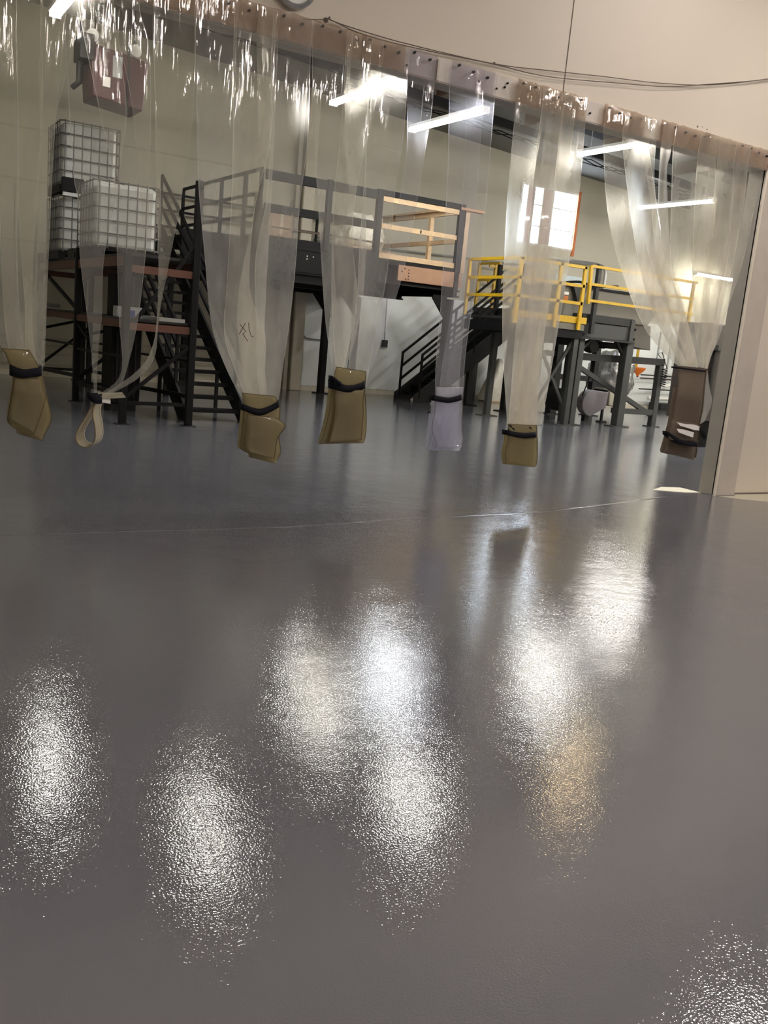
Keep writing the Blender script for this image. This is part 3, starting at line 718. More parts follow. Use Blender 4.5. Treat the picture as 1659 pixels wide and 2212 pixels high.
for z in (3.62, 3.20, 2.80):
    bar(ld, 'yellow_rail', (LX0, AY1+.1, z), (LX0, 20.48, z), .05, .06, M_YEL)
    bar(ld, 'yellow_rail', (LX0+.2, 20.3, z-.03), (LX1, 20.3, z-.03), .05, .06, M_YEL)
for x, y in ((LX0, 20.46), (LX0, AY1+.15), (LX0+.42, 20.3), (LX1, 20.3)):
    bar(ld, 'yellow_post', (x, y, LZ), (x, y, 3.65), .07, .07, M_YEL)

# ------------------------------------------------------------------ front platform with yellow rail
fp = thing('service_platform', (12.4, 15.2, 0), 'small steel service platform with a yellow front railing behind the middle bundle', 'platform')
PX0, PX1, PY0, PY1, PZ = 11.45, 13.40, 14.60, 16.2, 2.12
blk(fp, 'deck', PX0, PX1, PY0, PY1, PZ-.05, PZ, M_DARK)
for (a, b, c, d) in ((PX0, PX1, PY0-.02, PY0+.02), (PX0, PX1, PY1-.02, PY1+.02), (PX0-.02, PX0+.02, PY0, PY1), (PX1-.02, PX1+.02, PY0, PY1)):
    blk(fp, 'edge_beam', a, b, c, d, PZ-.30, PZ-.10, M_BLACK)
blk(fp, 'edge_plate', PX0, PX1, PY0-.04, PY0-.02, PZ-.13, PZ+.0, M_OLIVE)
blk(fp, 'toe_board', PX0, PX1+.03, PY0-.06, PY0-.04, PZ+.01, PZ+.14, M_YEL)
for x in (PX0+.08, 12.55, 13.20): bar(fp, 'yellow_post', (x, PY0-.08, PZ-.12), (x, PY0-.08, 3.27), .075, .05, M_YEL)
for z in (3.25, 2.88, 2.53): bar(fp, 'yellow_rail', (PX0+.05, PY0-.08, z), (13.22, PY0-.08, z), .05, .06, M_YEL)
for z in (3.25, 2.88, 2.53): bar(fp, 'yellow_rail', (PX0+.05, PY0-.08, z), (PX0+.05, PY1, z), .05, .06, M_YEL)
bar(fp, 'yellow_post', (PX0+.05, PY1, PZ), (PX0+.05, PY1, 3.27), .06, .06, M_YEL)
for x, y in ((12.35, PY0+.06), (PX1-.12, PY0+.06), (12.3, PY1-.1), (PX1-.1, PY1-.1)):
    o = blk(fp, 'leg', x-.06, x+.06, y-.06, y+.06, 0, PZ-.3, M_GREY)
    blk(o, 'base_plate', x-.2, x+.2, y-.14, y+.14, 0, .015, M_GREY)
bar(fp, 'x_brace', (12.4, PY0+.1, .35), (PX1-.15, PY0+.1, 1.75), .045, .06, M_GREY)
bar(fp, 'x_brace', (12.4, PY0+.14, 1.65), (PX1-.15, PY0+.14, .40), .045, .06, M_GREY)

# ------------------------------------------------------------------ machine frame with hopper (right)
mf = thing('hopper_machine', (14.8, 15.8, 0), 'grey steel machine frame carrying a long olive hopper, right of the yellow railing', 'machine')
Y0 = 14.78
MB().box(13.46, 14.98, Y0-.08, Y0+.25, 2.19, 2.36).build('upper_channel', M_DARK, mf, bevel=.01)
MB().box(13.50, 15.02, Y0-.05, Y0+.20, 1.88, 2.18).build('lower_panel', M_GREY, mf, bevel=.01)
blk(mf, 'flange', 13.48, 15.05, Y0-.09, Y0+.27, 1.84, 1.88, M_DARK)
blk(mf, 'end_plate', 14.86, 14.98, Y0-.10, Y0-.05, 1.88, 2.34, M_GREY)
for x in (13.52, 15.0):
    for z in (1.93, 2.14): MB().lathe((x, Y0-.09, z), [(.001, -.02), (.03, -.02), (.03, .02)], 8, 'y').build('bolt', M_BLACK, mf)
def leg(x, y, w_, z, m=M_GREY, plate=.13):
    o = MB(); o.box(x-w_/2, x+w_/2, y-.09, y-.075, 0, z); o.box(x-w_/2, x+w_/2, y+.075, y+.09, 0, z); o.box(x-.01, x+.01, y-.075, y+.075, 0, z)
    o = MB().box(x-w_/2, x+w_/2, y-w_/2, y+w_/2, 0, z).build('leg', m, mf, bevel=.01)
    blk(o, 'base_plate', x-w_/2-plate, x+w_/2+plate, y-w_/2-.06, y+w_/2+.06, 0, .018, m)
leg(15.02, 14.86, .20, 1.86); leg(13.62, 14.86, .15, 1.86); leg(16.40, 15.12, .14, 1.45, plate=.08)
leg(15.18, 17.3, .20, 2.0, M_DARK); leg(13.72, 17.3, .16, 1.9, M_DARK); leg(16.45, 17.3, .16, 2.0, M_DARK)
for y in (15.12,):
    bar(mf, 'frame_beam', (13.72, y, 1.46), (16.47, y, 1.50), .14, .15, M_DARK)
    bar(mf, 'sill', (15.1, y, .33), (16.33, y, .33), .12, .12, M_GREY)
    bar(mf, 'diagonal', (13.75, y, 1.30), (16.30, y, .28), .08, .10, M_GREY)
bar(mf, 'vertical_strut', (14.05, 15.6, 0), (14.05, 15.6, 1.85), .14, .14, M_GREY)
bar(mf, 'frame_beam', (15.2, 17.3, .92), (16.45, 17.3, .92), .12, .13, M_DARK)
bar(mf, 'frame_beam', (13.7, 17.3, 1.45), (16.45, 17.3, 1.48), .12, .13, M_DARK)
for x in (13.6, 15.02): bar(mf, 'long_beam', (x, 15.0, 1.76), (x, 17.3, 1.76), .12, .14, M_DARK)
bar(mf, 'knee_brace', (13.62, 14.9, 1.55), (14.0, 14.9, 1.86), .06, .06, M_DARK)
bar(mf, 'knee_brace', (15.02, 14.9, 1.5), (14.7, 14.9, 1.86), .06, .06, M_DARK)
# hopper body: long trough with sloping end
hp2 = MB(); hp2.prism([(13.30, 2.28), (15.9, 2.28), (16.45, 2.95), (16.45, 3.0), (13.28, 2.92)], 'y', 15.2, 16.9)
hp2.build('hopper', M_OLIVE, mf, bevel=.01)
MB().prism([(15.45, 1.80), (16.15, 1.74), (16.05, 2.28), (15.1, 2.28)], 'y', 15.25, 15.7).build('hopper_outlet', mat('dark_olive', (.09, .08, .065), .5), mf)
MB().prism([(13.45, 2.95), (13.85, 2.96), (13.75, 2.62), (13.62, 2.60)], 'y', 15.1, 15.2).build('chute', M_DARK, mf)
blk(mf, 'warning_label', 13.30, 13.42, 15.185, 15.2, 2.60, 2.70, M_RUST); blk(mf, 'warning_label', 13.30, 13.42, 15.185, 15.2, 2.72, 2.78, M_PAPER)
blk(mf, 'hopper_rim', 13.26, 16.5, 15.17, 15.2, 2.90, 2.95, M_BLACK)
blk(mf, 'junction_box', 14.15, 14.95, 16.5, 16.9, 2.99, 3.25, M_BLUEG, bevel=.01)
MB().tube(crom([(13.9, 16.2, 3.02), (14.4, 16.0, 3.10), (14.9, 16.0, 3.05), (15.6, 16.0, 3.12)], 16), .03, 6).build('hose', M_BLACK, mf)
bar(mf, 'black_post', (13.68, Y0-.14, 1.95), (13.68, Y0-.14, 3.37), .085, .085, M_DARK)
# yellow walkway rail past the hopper
yr = thing('yellow_guard_rail', (15, 14.6, 2.6), 'yellow guard rail running in front of the olive hopper', 'railing')
for z, x0 in ((3.31, 13.42), (2.95, 13.38), (2.62, 13.42)): bar(yr, 'rail', (x0, Y0-.2, z), (16.6, Y0-.2, z), .05, .055, M_YEL)
bar(yr, 'post', (13.44, Y0-.2, 2.55), (13.40, Y0-.2, 3.32), .06, .06, M_YEL)
bar(yr, 'post', (16.5, Y0-.2, 1.9), (16.5, Y0-.2, 3.33), .06, .06, M_YEL)
# belt guard, motor and gearbox below
bgd = thing('belt_guard', (15.0, 15.8, 0), 'round lilac-grey belt guard with beige gearbox under the hopper machine', 'machine')
prof = [(14.93+.30*cos(a), .43+.30*sin(a)) for a in [pi*.5+pi*k/14 for k in range(15)]]
prof = prof+[(15.38, .34), (15.40, .70)]
MB().prism(prof, 'y', 15.62, 15.82).build('guard', M_PURPG, bgd, bevel=.015)
MB().lathe((14.6, 16.3, .42), [(.001, -.32), (.22, -.32), (.27, -.28), (.27, .3), (.001, .32)], 24, 'y').build('motor', M_DARK, bgd)
MB().prism([(15.46, .40), (15.78, .36), (15.84, .44), (15.84, .70), (15.76, .76), (15.50, .78), (15.44, .70)], 'y', 15.62, 16.2).build('gearbox', M_BEIGE, bgd, bevel=.02)
blk(bgd, 'coupling', 15.38, 15.47, 15.7, 16.1, .38, .74, M_BLACK)
bar(bgd, 'stand', (15.45, 15.8, 0), (15.45, 15.8, .4), .05, .05, M_DARK)
blk(bgd, 'stand_foot', 15.36, 15.56, 15.72, 15.88, 0, .02, M_DARK)
bar(bgd, 'stand', (14.93, 15.8, 0), (14.93, 15.8, .2), .12, .12, M_DARK)
vb = thing('valve_assembly', (14.4, 15.6, 1.9), 'dark round valve hanging below the machine frame', 'valve')
MB().lathe((14.35, 15.3, 1.70), [(.001, -.12), (.13, -.12), (.15, 0), (.13, .12), (.001, .12)], 18, 'y').build('body', M_DARK, vb)
MB().tube([(14.35, 15.3, 1.84), (14.35, 15.3, 1.55)], .03, 8).build('stem', M_BLACK, vb)
MB().tube([(14.35, 15.2, 1.5), (14.33, 15.2, 1.0), (14.2, 15.2, .6)], .014, 6).build('hose', M_BLACK, vb)
vb2 = thing('hand_wheel', (15.0, 16.0, 1.65), 'small black valve wheel hanging left of the big machine leg', 'valve')
MB().lathe((14.95, 15.7, 1.70), [(.04, -.02), (.16, -.02), (.16, .02), (.04, .02)], 18).build('wheel', M_BLACK, vb2)
MB().tube([(14.95, 15.7, 1.86), (14.95, 15.7, 1.62)], .025, 8).build('stem', M_BLACK, vb2)

# stretch-wrapped tank behind
tk = thing('wrapped_tank', (18.7, 18.9, 0), 'silvery plastic-wrapped tank behind the grey machine frame', 'tank')
M_FOIL = mat('crinkled_clear_wrap', (.28, .28, .28), .16, metal=.55, var=.4, scale=8, bump=1.0, bscale=6)
M_FOIL.node_tree.nodes['Bump'].inputs['Distance'].default_value = .03
blob('wrapped_body', (18.6, 18.9, .94), (.64, .66, .70), M_FOIL, None, None, 5, 44, tk, .16)
for a in (0.3, 2.4, 4.5): bar(tk, 'leg', (18.75+.55*cos(a), 18.9+.55*sin(a), 0), (18.75+.55*cos(a), 18.9+.55*sin(a), .3), .08, .08, M_DARK)
blob('loose_wrap', (19.15, 19.0, .80), (.28, .32, .45), M_FOIL, None, None, 9, 20, tk, .4)
bgw = thing('bagged_item', (15.55, 20.2, 0), 'small item under clear plastic sheeting against the wall, below the right stair', 'bundle')
rows = []
for i in range(14):
    t = i/13; row = []
    for j in range(25):
        a = 2*pi*j/24; rr = .06+.40*t**.8*(1+.18*sin(5*a+t)+.08*noise.noise(Vector((3*cos(a), 3*sin(a), 4*t))))
        row.append(Vector((15.6+rr*cos(a)*1.1, 20.1+rr*sin(a)*.7, 1.15*(1-t)+.03)))
    rows.append(row)
MB().grid(rows).build('sheeting', M_BAG, bgw)
bar(bgw, 'stand', (15.6, 20.1, 0), (15.6, 20.1, 1.0), .06, .06, M_GREY)
blk(bgw, 'wood_base', 15.2, 15.9, 19.8, 20.3, 0, .04, M_WOOD)
tag(MB().tube(crom([(15.8, 19.9, .03), (16.2, 19.8, .03), (16.6, 19.95, .06), (16.9, 20.1, .25)], 16), .015, 6).build('hose', M_DARK), 'thin dark hose on the floor beside the bagged item', 'hose')
# funnel on yellow rod
fn = thing('orange_funnel', (20.80, 20.0, 1.0), 'orange funnel hanging on a yellow strap beyond the machine frame', 'funnel')
MB().lathe((20.80, 20.0, 1.0), [(.03, 0), (.05, .05), (.20, .20), (.22, .26), (.20, .27), (.19, .21), (.03, .06)], 18).build('cone', M_FUNNEL, fn)
bar(fn, 'strap', (20.68, 20.0, 1.2), (20.68, 20.0, 1.9), .10, .02, M_YEL)
bar(fn, 'strap', (20.45, 20.1, .05), (20.45, 20.1, .6), .08, .02, M_YEL)
MB().tube([(20.80, 20, .98), (20.80, 20, 1.02)], .03, 8).build('spout', M_BLACK, fn)
# coiled hose
pts = [(16.43+.07*cos(k*.9), 14.98+.05*sin(k*.9), 1.36-.0075*k-.0) for k in range(56)]
tag(MB().tube([(16.25, 15.0, 1.60), (16.15, 15.0, 1.68), (16.28, 15.0, 1.72), (16.4, 14.98, 1.5)]+pts, .010, 5).build('coiled_hose', M_BLACK), 'black coiled air hose hanging from the corner of the machine frame', 'hose')
# plumbing at the far right
pl = thing('pipe_manifold', (22.4, 20.3, 0), 'white pipes with bends on the far wall, left of the widest curtain end', 'pipes')
for k, (x, z0, z1) in enumerate(((21.9, .9, 2.4), (22.15, 1.1, 2.4), (22.4, 1.0, 2.4), (22.65, 1.4, 2.4), (22.9, 1.2, 2.4), (23.15, 1.4, 2.4))):
    MB().tube([(x, 20.35, z1), (x, 20.35, z0)], .045 if k % 2 else .03, 8).build('vertical_pipe', M_PIPE if k % 2 else M_GALV, pl)
MB().tube(crom([(23.3, 20.2, 1.25), (22.9, 20.2, 1.22), (22.6, 20.2, 1.15), (22.55, 20.2, .85), (22.3, 20.2, .75), (22.0, 20.2, .70), (21.95, 20.2, .40), (21.95, 20.2, .15)], 30), .055, 8).build('bent_pipe', M_PIPE, pl)
MB().tube([(21.6, 20.2, .35), (23.6, 20.2, .38)], .06, 8).build('horizontal_pipe', M_PIPE, pl)
for z in (.62, .95, 1.05): MB().tube([(21.2, 20.25, z), (23.6, 20.25, z+.03)], .022, 6).build('horizontal_pipe', M_DARK if z != .95 else M_MAROON, pl)
blk(pl, 'dark_base', 22.0, 23.6, 20.0, 20.5, 0, .22, M_DARK)
# machine glimpsed between the widest curtain and the reveal
gm = thing('dark_press', (14.5, 11.9, 0), 'dark machine with vertical cylinder glimpsed between the curtain and the reveal', 'machine')
blk(gm, 'body', 13.8, 15.4, 11.6, 12.4, 0.5, 2.3, mat('brown_black', (.05, .04, .036), .5), bevel=.02)
blk(gm, 'base', 13.9, 15.3, 11.7, 12.3, 0, .5, M_BLACK)
MB().tube([(13.97, 11.5, .9), (13.97, 11.5, 1.85)], .09, 12).build('cylinder', mat('brown_grey', (.12, .11, .10), .35, metal=.4), gm)
for z in (.92, 1.86): blk(gm, 'clamp', 13.82, 14.12, 11.42, 11.6, z-.05, z+.05, M_GREY)

# ------------------------------------------------------------------ the strip curtain
YC = 7.17
def px_rows(rows, Y):
    out = []
    for xl, yl, xr, yr in rows:
        a = at_y(xl, yl, Y); b = at_y(xr, yr, Y)
        out.append((a.x, a.z, b.x, b.z))
    return out
def strip(root, rows, m, Y=YC, fold=.10, seed=0, ripple=.006, n=56, nc=13, name='strip', top=True, w0=None, ytw=0.):
    """one flexible strip: left and right edges followed down the photo, its spare width curled in depth"""
    R = px_rows(rows, Y)
    if top:
        xl, zl, xr, zr = R[0]
        R = [(xl, 3.93, xr, 3.93), (xl, 3.84, xr, 3.84)]+R
    S = crom(R, n)
    SS = [0, .022]+[(j+1)/(nc-3) for j in range(nc-4)]+[.978, 1]
    W = w0 or max(math.hypot(r[2]-r[0], r[3]-r[1]) for r in R)
    grid = []
    for i, (xl, zl, xr, zr) in enumerate(S):
        t = i/(n-1); ww = math.hypot(xr-xl, zr-zl)
        dep = fold*sqrt(max(0., W*W-ww*ww))*.5
        k = max(0, min(1, (t-.04)*8))
        row = []
        for j in range(nc):
            s = SS[j]
            x = xl+(xr-xl)*s; z = zl+(zr-zl)*s
            c = sin(pi*s)*(1 if seed % 2 else -1)+.35*sin(2*pi*s+seed)
            y = Y-.012*(seed % 4)-k*dep*(c+.3)*.5-ytw*t
            y += k*ripple*2.2*noise.noise(Vector((s*1.7+seed*3.1, z*1.1, seed)))
            y += ripple*1.0*noise.noise(Vector((x*11, z*5, seed+7)))*max(0, 1-t*5)
            row.append(Vector((x, min(y, 7.205), z)))
        grid.append(row)
    o = MB().grid(grid).build(name, m, root)
    at = o.data.attributes.new('edge', 'FLOAT', 'POINT')
    for i in range(n):
        at.data[i*nc].value = 1.0; at.data[i*nc+nc-1].value = 1.0
    return o
def fold_end(root, rows, m, Y=YC-.03, depth=.06, back=None, seed=0, name='folded_end', bulge=.03, closed=True):
    """bundle of strips doubled back on itself below (and a little above) the tie"""
    S = crom(px_rows(rows, Y-.01), 22)
    nc = 9; grid = []
    for i, (xl, zl, xr, zr) in enumerate(S):
        t = i/21
        row = []
        for j in range(nc):
            s = j/(nc-1)
            y = Y-.03-bulge*sin(pi*s)*sin(pi*min(1, .15+t))-.012*noise.noise(Vector((s*3, t*3, seed)))
            row.append(Vector((xl+(xr-xl)*s, y, zl+(zr-zl)*s)))
        grid.append(row)
    if closed:
        xl, zl, xr, zr = S[-1]
        for k in range(1, 9):
            a = pi*k/8
            grid.append([Vector((xl+(xr-xl)*j/(nc-1), grid[21][j].y+depth/2*(1-cos(a)), zl+(zr-zl)*j/(nc-1)-.03*sin(a))) for j in range(nc)])
        yb = grid[-1]
        for i in range(1, 9):
            q = S[21-i*2]
            grid.append([Vector((q[0]+(q[2]-q[0])*j/(nc-1), yb[j].y, q[1]+(q[3]-q[1])*j/(nc-1))) for j in range(nc)])
    o = MB().grid(grid).build(name, m, root, solid=.006)
    e = MB(); up = Vector((0, -.004, 0))
    e.tube([g[0]+up for g in grid[:22]], .0022, 4); e.tube([g[-1]+up for g in grid[:22]], .0022, 4); e.tube([p+up for p in grid[0]], .0022, 4)
    e.build('edge_outline', M_EDGE, o)  # dark outline along the sides and top of the fold
    return o
def band(root, rows, m=M_STRAP, Y=YC-.03, dep=.06, name='tie_strap'):
    """closed strap: the front edge follows (x, ytop, ybottom) px columns, the back closes behind"""
    n = len(rows); f1 = []; f2 = []
    C3 = crom(rows, 16)
    for i, (x, yt, yb) in enumerate(C3):
        s = i/15; yy = Y-.062-.022*sin(pi*s)
        a = at_y(x, yt, Y-.06); b = at_y(x, yb, Y-.06)
        f1.append(Vector((a.x, yy, a.z))); f2.append(Vector((b.x, yy, b.z)))
    for i in range(15, -1, -1):
        f1.append(Vector((f1[i].x, Y+dep-.05, f1[i].z))); f2.append(Vector((f2[i].x, Y+dep-.05, f2[i].z)))
    f1.append(f1[0].copy()); f2.append(f2[0].copy())
    return MB().grid([f1, f2]).build(name, m, root, solid=.004)
def tab(root, x0, x1, m=None, z0=3.755, z1=3.955, name='stained_tab', seed=0, screws=True):
    """stiff top of the strips screwed onto the header; x in metres"""
    n = max(3, int((x1-x0)/.05)); rows = []
    for k in range(5):
        z = z1-(z1-z0)*k/4
        rows.append([Vector((x0+(x1-x0)*i/n, 7.212-.006*seed-abs(.014*noise.noise(Vector(((x0+(x1-x0)*i/n)*9, z*7, seed)))), z+(.012*noise.noise(Vector((i*.7, seed, 5))) if k == 0 else 0))) for i in range(n+1)])
    o = MB().grid(rows).build(name, m or V_TAB, root)
    if screws:
        k = max(2, int((x1-x0)/.13))
        sm = MB()
        for i in range(k):
            xx = x0+(x1-x0)*(i+.5)/k
            sm.lathe((xx, 7.20, z1-.045+.02*sin(i*5+seed)), [(.001, -.012), (.011, -.008), (.012, .02)], 7, 'y')
        so = sm.build('screws', M_BLACK, o); so['kind'] = 'stuff'
    return o
def X(px_): return px_
def hdr_x(px_):
    """x on the header for a pixel column, at mid header height"""
    lo, hi = -3.0, 12.0
    for _ in range(40):
        mid = (lo+hi)/2; d = Vector((mid, 7.2, 3.85))-CAMP
        xx = IW/2+F_PX*d.dot(cr)/d.dot(fwd)
        if xx < px_: lo = mid
        else: hi = mid
    return lo
def bundle(px_, label):
    x = hdr_x(px_)
    return thing('strip_curtain', (x, 7.17, 0), label, 'curtain', 'tied strip curtain bundles in the opening')

# bundle 1, far left
b = bundle(20, 'leftmost tied strip bundle, cut by the left edge, with a fat tan folded end')
strip(b, [(-120, 20, 36, 10), (-90, 260, 38, 300), (-60, 500, 36, 560), (-20, 680, 48, 720), (12, 775, 70, 780)], V_LFT, seed=1)
strip(b, [(-30, 20, 92, 15), (-10, 300, 88, 300), (0, 520, 70, 560), (8, 690, 70, 730), (22, 775, 82, 785)], V_LF2, seed=2)
strip(b, [(33, 20, 142, 15), (37, 260, 118, 262), (40, 500, 104, 520), (52, 660, 98, 680), (52, 775, 94, 790)], V_LF2, seed=3)
strip(b, [(88, 20, 178, 20), (84, 300, 112, 300), (78, 560, 100, 560), (60, 720, 96, 730), (56, 785, 93, 800)], V_LFT, seed=4)
fold_end(b, [(2, 752, 62, 756), (14, 772, 80, 786), (28, 815, 90, 812), (22, 860, 100, 858), (16, 910, 110, 905), (38, 928, 92, 944)], V_TAN, seed=1)
fold_end(b, [(30, 816, 88, 818), (27, 840, 92, 840), (24, 865, 96, 865), (22, 905, 72, 938)], V_TAN, Y=YC-.07, seed=4, name='folded_strip', closed=False)
band(b, [(24, 788, 812), (50, 797, 816), (90, 792, 812)], Y=YC-.045)
tab(b, -.6, hdr_x(150), seed=1)

# bundle 2, looped
b = bundle(290, 'strip bundle tied into one small teardrop loop, in front of the pallet rack')
strip(b, [(137, 20, 245, 25), (146, 200, 272, 220), (158, 380, 262, 330), (166, 430, 248, 430), (172, 560, 223, 560), (187, 680, 219, 680), (197, 770, 211, 760), (202, 850, 208, 850)], V_LFT, seed=1, w0=.42)
strip(b, [(168, 20, 300, 25), (215, 250, 322, 130), (246, 400, 320, 420), (251, 560, 311, 560), (255, 690, 296, 690), (262, 780, 276, 780), (250, 822, 256, 834), (213, 850, 212, 860)], V_LFT, seed=2, w0=.5)
strip(b, [(328, 60, 420, 40), (332, 250, 412, 260), (334, 420, 390, 420), (339, 540, 366, 545), (335, 700, 341, 680), (318, 768, 331, 770), (288, 805, 296, 815), (250, 832, 252, 842), (213, 856, 212, 864)], V_LF2, seed=3, w0=.5)
strip(b, [(240, 25, 330, 60), (280, 200, 336, 200), (300, 380, 345, 380), (310, 520, 345, 520)], V_LFT, seed=5, w0=.4)
lp = crom([tuple(at_y(x, y, YC-.05)) for x, y in ((205, 862), (188, 892), (168, 925), (162, 943), (167, 958), (181, 965), (196, 961), (204, 945), (203, 920), (198, 890), (206, 862))], 44)
rows = []
for k in range(5):
    rows.append([Vector((p[0]+.027*k, p[1]-.02+.05*k, p[2])) for p in lp])
MB().grid(rows).build('loop', V_LOOP, b, solid=.007)
MB().tube([Vector(p)+Vector((0, -.022, 0)) for p in lp], .004, 5).build('loop_edge', mat('dark_tan_edge', (.12, .08, .03), .5), b)
strip(b, [(208, 846, 214, 858), (235, 848, 238, 860), (262, 846, 270, 858)], V_LOOP, Y=YC-.07, seed=2, top=False, n=12, name='loose_tail')
strip(b, [(212, 860, 212, 868), (226, 860, 226, 870), (238, 861, 238, 872)], M_PAPER, Y=YC-.06, seed=1, top=False, n=8, name='paper_tag')
band(b, [(191, 846, 860), (204, 851, 871), (220, 850, 872)])
tab(b, hdr_x(130), hdr_x(322), seed=2); tab(b, hdr_x(318), hdr_x(425), seed=1)

# bundle 3
b = bundle(540, 'wide strip bundle with red scribble and a tan folded end turned to the right')
strip(b, [(419, 60, 510, 75), (424, 250, 506, 260), (427, 400, 500, 400), (441, 560, 492, 560), (456, 700, 484, 700), (485, 790, 520, 790), (522, 862, 560, 862)], V_CLR, seed=1)
strip(b, [(502, 75, 592, 90), (500, 300, 582, 300), (497, 450, 548, 450), (488, 600, 536, 620), (482, 720, 570, 720), (505, 800, 570, 800), (530, 862, 575, 862)], V_YEL, seed=2)
strip(b, [(583, 95, 667, 105), (580, 260, 661, 300), (574, 420, 645, 430), (548, 560, 634, 580), (550, 700, 621, 700), (552, 800, 606, 800), (560, 862, 598, 862)], V_CLR, seed=3)
strip(b, [(555, 90, 600, 95), (556, 300, 592, 300), (545, 470, 583, 470), (520, 600, 576, 600), (512, 700, 572, 700), (525, 800, 570, 800), (535, 860, 574, 860)], V_YEL, seed=4)
fold_end(b, [(520, 848, 590, 855), (524, 875, 601, 876), (522, 905, 602, 905), (518, 945, 600, 940), (518, 968, 604, 975), (540, 980, 596, 994)], V_TAN, seed=5)
fold_end(b, [(530, 895, 590, 900), (530, 930, 614, 918), (528, 958, 598, 945), (535, 975, 590, 990)], V_TAN, Y=YC-.09, seed=8, name='folded_strip', closed=False)
band(b, [(524, 872, 886), (560, 882, 897), (602, 866, 880)])
for pts in ([(518, 700), (531, 716), (524, 722)], [(530, 698), (517, 722)], [(537, 697), (538, 712), (543, 727), (548, 728)], [(525, 722), (535, 737)]):
    c_ = [at_y(x, y, YC-.075) for x, y in pts]
    MB().tube(c_, .003, 5).build('scribble', M_INK, b)
tab(b, hdr_x(425), hdr_x(560), seed=1); tab(b, hdr_x(552), hdr_x(672), seed=2)

# bundle 4
b = bundle(770, 'strip bundle in front of the mezzanine, tied above a smooth tan folded end')
strip(b, [(672, 112, 756, 130), (674, 280, 742, 300), (682, 400, 722, 400), (690, 540, 718, 540), (700, 680, 726, 660), (712, 770, 742, 770), (722, 830, 760, 830)], V_CLR, seed=1, w0=.45)
strip(b, [(742, 130, 822, 145), (735, 260, 800, 260), (720, 400, 768, 400), (714, 520, 758, 520), (713, 640, 768, 640), (718, 740, 752, 740), (722, 830, 728, 830)], V_YEL, seed=2, w0=.45)
strip(b, [(812, 145, 876, 158), (792, 250, 868, 280), (782, 400, 850, 400), (772, 540, 838, 540), (765, 660, 820, 660), (752, 750, 802, 750), (745, 830, 786, 830)], V_CLR, seed=3, w0=.45)
strip(b, [(876, 160, 936, 175), (876, 260, 926, 260), (872, 350, 910, 350), (850, 480, 890, 480), (832, 600, 864, 600), (806, 710, 830, 710), (784, 810, 796, 810)], V_NEW, seed=2, w0=.38)
strip(b, [(750, 135, 800, 150), (745, 300, 792, 300), (760, 480, 790, 480), (764, 640, 784, 640), (745, 760, 760, 760), (730, 815, 734, 815)], V_CLR, seed=4, w0=.4)
fold_end(b, [(724, 792, 788, 802), (718, 822, 787, 820), (713, 850, 786, 850), (708, 890, 789, 890), (698, 935, 788, 930), (692, 952, 785, 950)], V_TAN, seed=2)
fold_end(b, [(722, 842, 784, 842), (721, 865, 782, 865), (720, 900, 782, 900), (708, 955, 778, 950)], V_TAN, Y=YC-.08, seed=6, name='folded_strip', closed=False)
band(b, [(717, 820, 840), (750, 832, 847), (788, 824, 840)], Y=YC-.045)
band(b, [(718, 812, 822), (730, 822, 830), (738, 826, 832)], Y=YC-.07, name='strap_tail')
tab(b, hdr_x(676), hdr_x(790), seed=2); tab(b, hdr_x(782), hdr_x(876), seed=1)
tab(b, hdr_x(877), hdr_x(945), V_TABC, seed=1)

# bundle 5, clear
b = bundle(1010, 'newer crystal-clear strip bundle with a lilac tint, narrowest of the row')
strip(b, [(969, 195, 1066, 225), (965, 350, 1056, 350), (957, 520, 1036, 560), (948, 680, 1012, 700), (940, 780, 1002, 790), (938, 860, 999, 860)], V_NEW, seed=1, w0=.5)
strip(b, [(1003, 205, 1040, 215), (1000, 350, 1030, 350), (988, 480, 1018, 500), (975, 640, 1004, 640), (950, 800, 990, 800), (945, 860, 985, 860)], V_NEW, seed=2, w0=.45)
fold_end(b, [(938, 834, 1000, 834), (937, 860, 997, 860), (936, 890, 997, 885), (930, 925, 996, 920), (937, 950, 997, 945), (940, 962, 995, 960)], V_LIL, seed=3)
fold_end(b, [(936, 870, 990, 870), (928, 925, 985, 925), (923, 965, 992, 968)], V_LIL, Y=YC+.06, seed=6, name='folded_strip', closed=True)
band(b, [(937, 853, 866), (966, 858, 870), (997, 852, 864)])
tab(b, hdr_x(975), hdr_x(1068), V_TABC, seed=1)

# bundle 6
b = bundle(1185, 'straight strip bundle right of centre, in front of the bright window')
strip(b, [(1110, 250, 1172, 258), (1096, 400, 1150, 400), (1086, 560, 1140, 560), (1083, 700, 1128, 700), (1088, 820, 1130, 820), (1094, 918, 1140, 918)], V_YEL, seed=1)
strip(b, [(1163, 258, 1212, 265), (1146, 400, 1196, 400), (1132, 560, 1182, 560), (1112, 700, 1165, 700), (1102, 820, 1160, 820), (1096, 918, 1155, 918)], V_THK, seed=2)
strip(b, [(1206, 265, 1258, 275), (1192, 400, 1247, 400), (1178, 560, 1225, 560), (1160, 700, 1202, 700), (1130, 820, 1182, 820), (1105, 918, 1163, 918)], V_YEL, seed=3)
strip(b, [(1180, 262, 1240, 270), (1165, 400, 1222, 400), (1150, 560, 1200, 560), (1135, 700, 1180, 700), (1110, 820, 1165, 820), (1097, 918, 1158, 918)], V_THK, seed=4)
fold_end(b, [(1094, 915, 1156, 918), (1094, 935, 1157, 940), (1094, 952, 1158, 952), (1088, 978, 1158, 980), (1090, 996, 1156, 1003)], V_TAN, seed=4)
band(b, [(1094, 929, 940), (1125, 934, 946), (1158, 933, 945)])
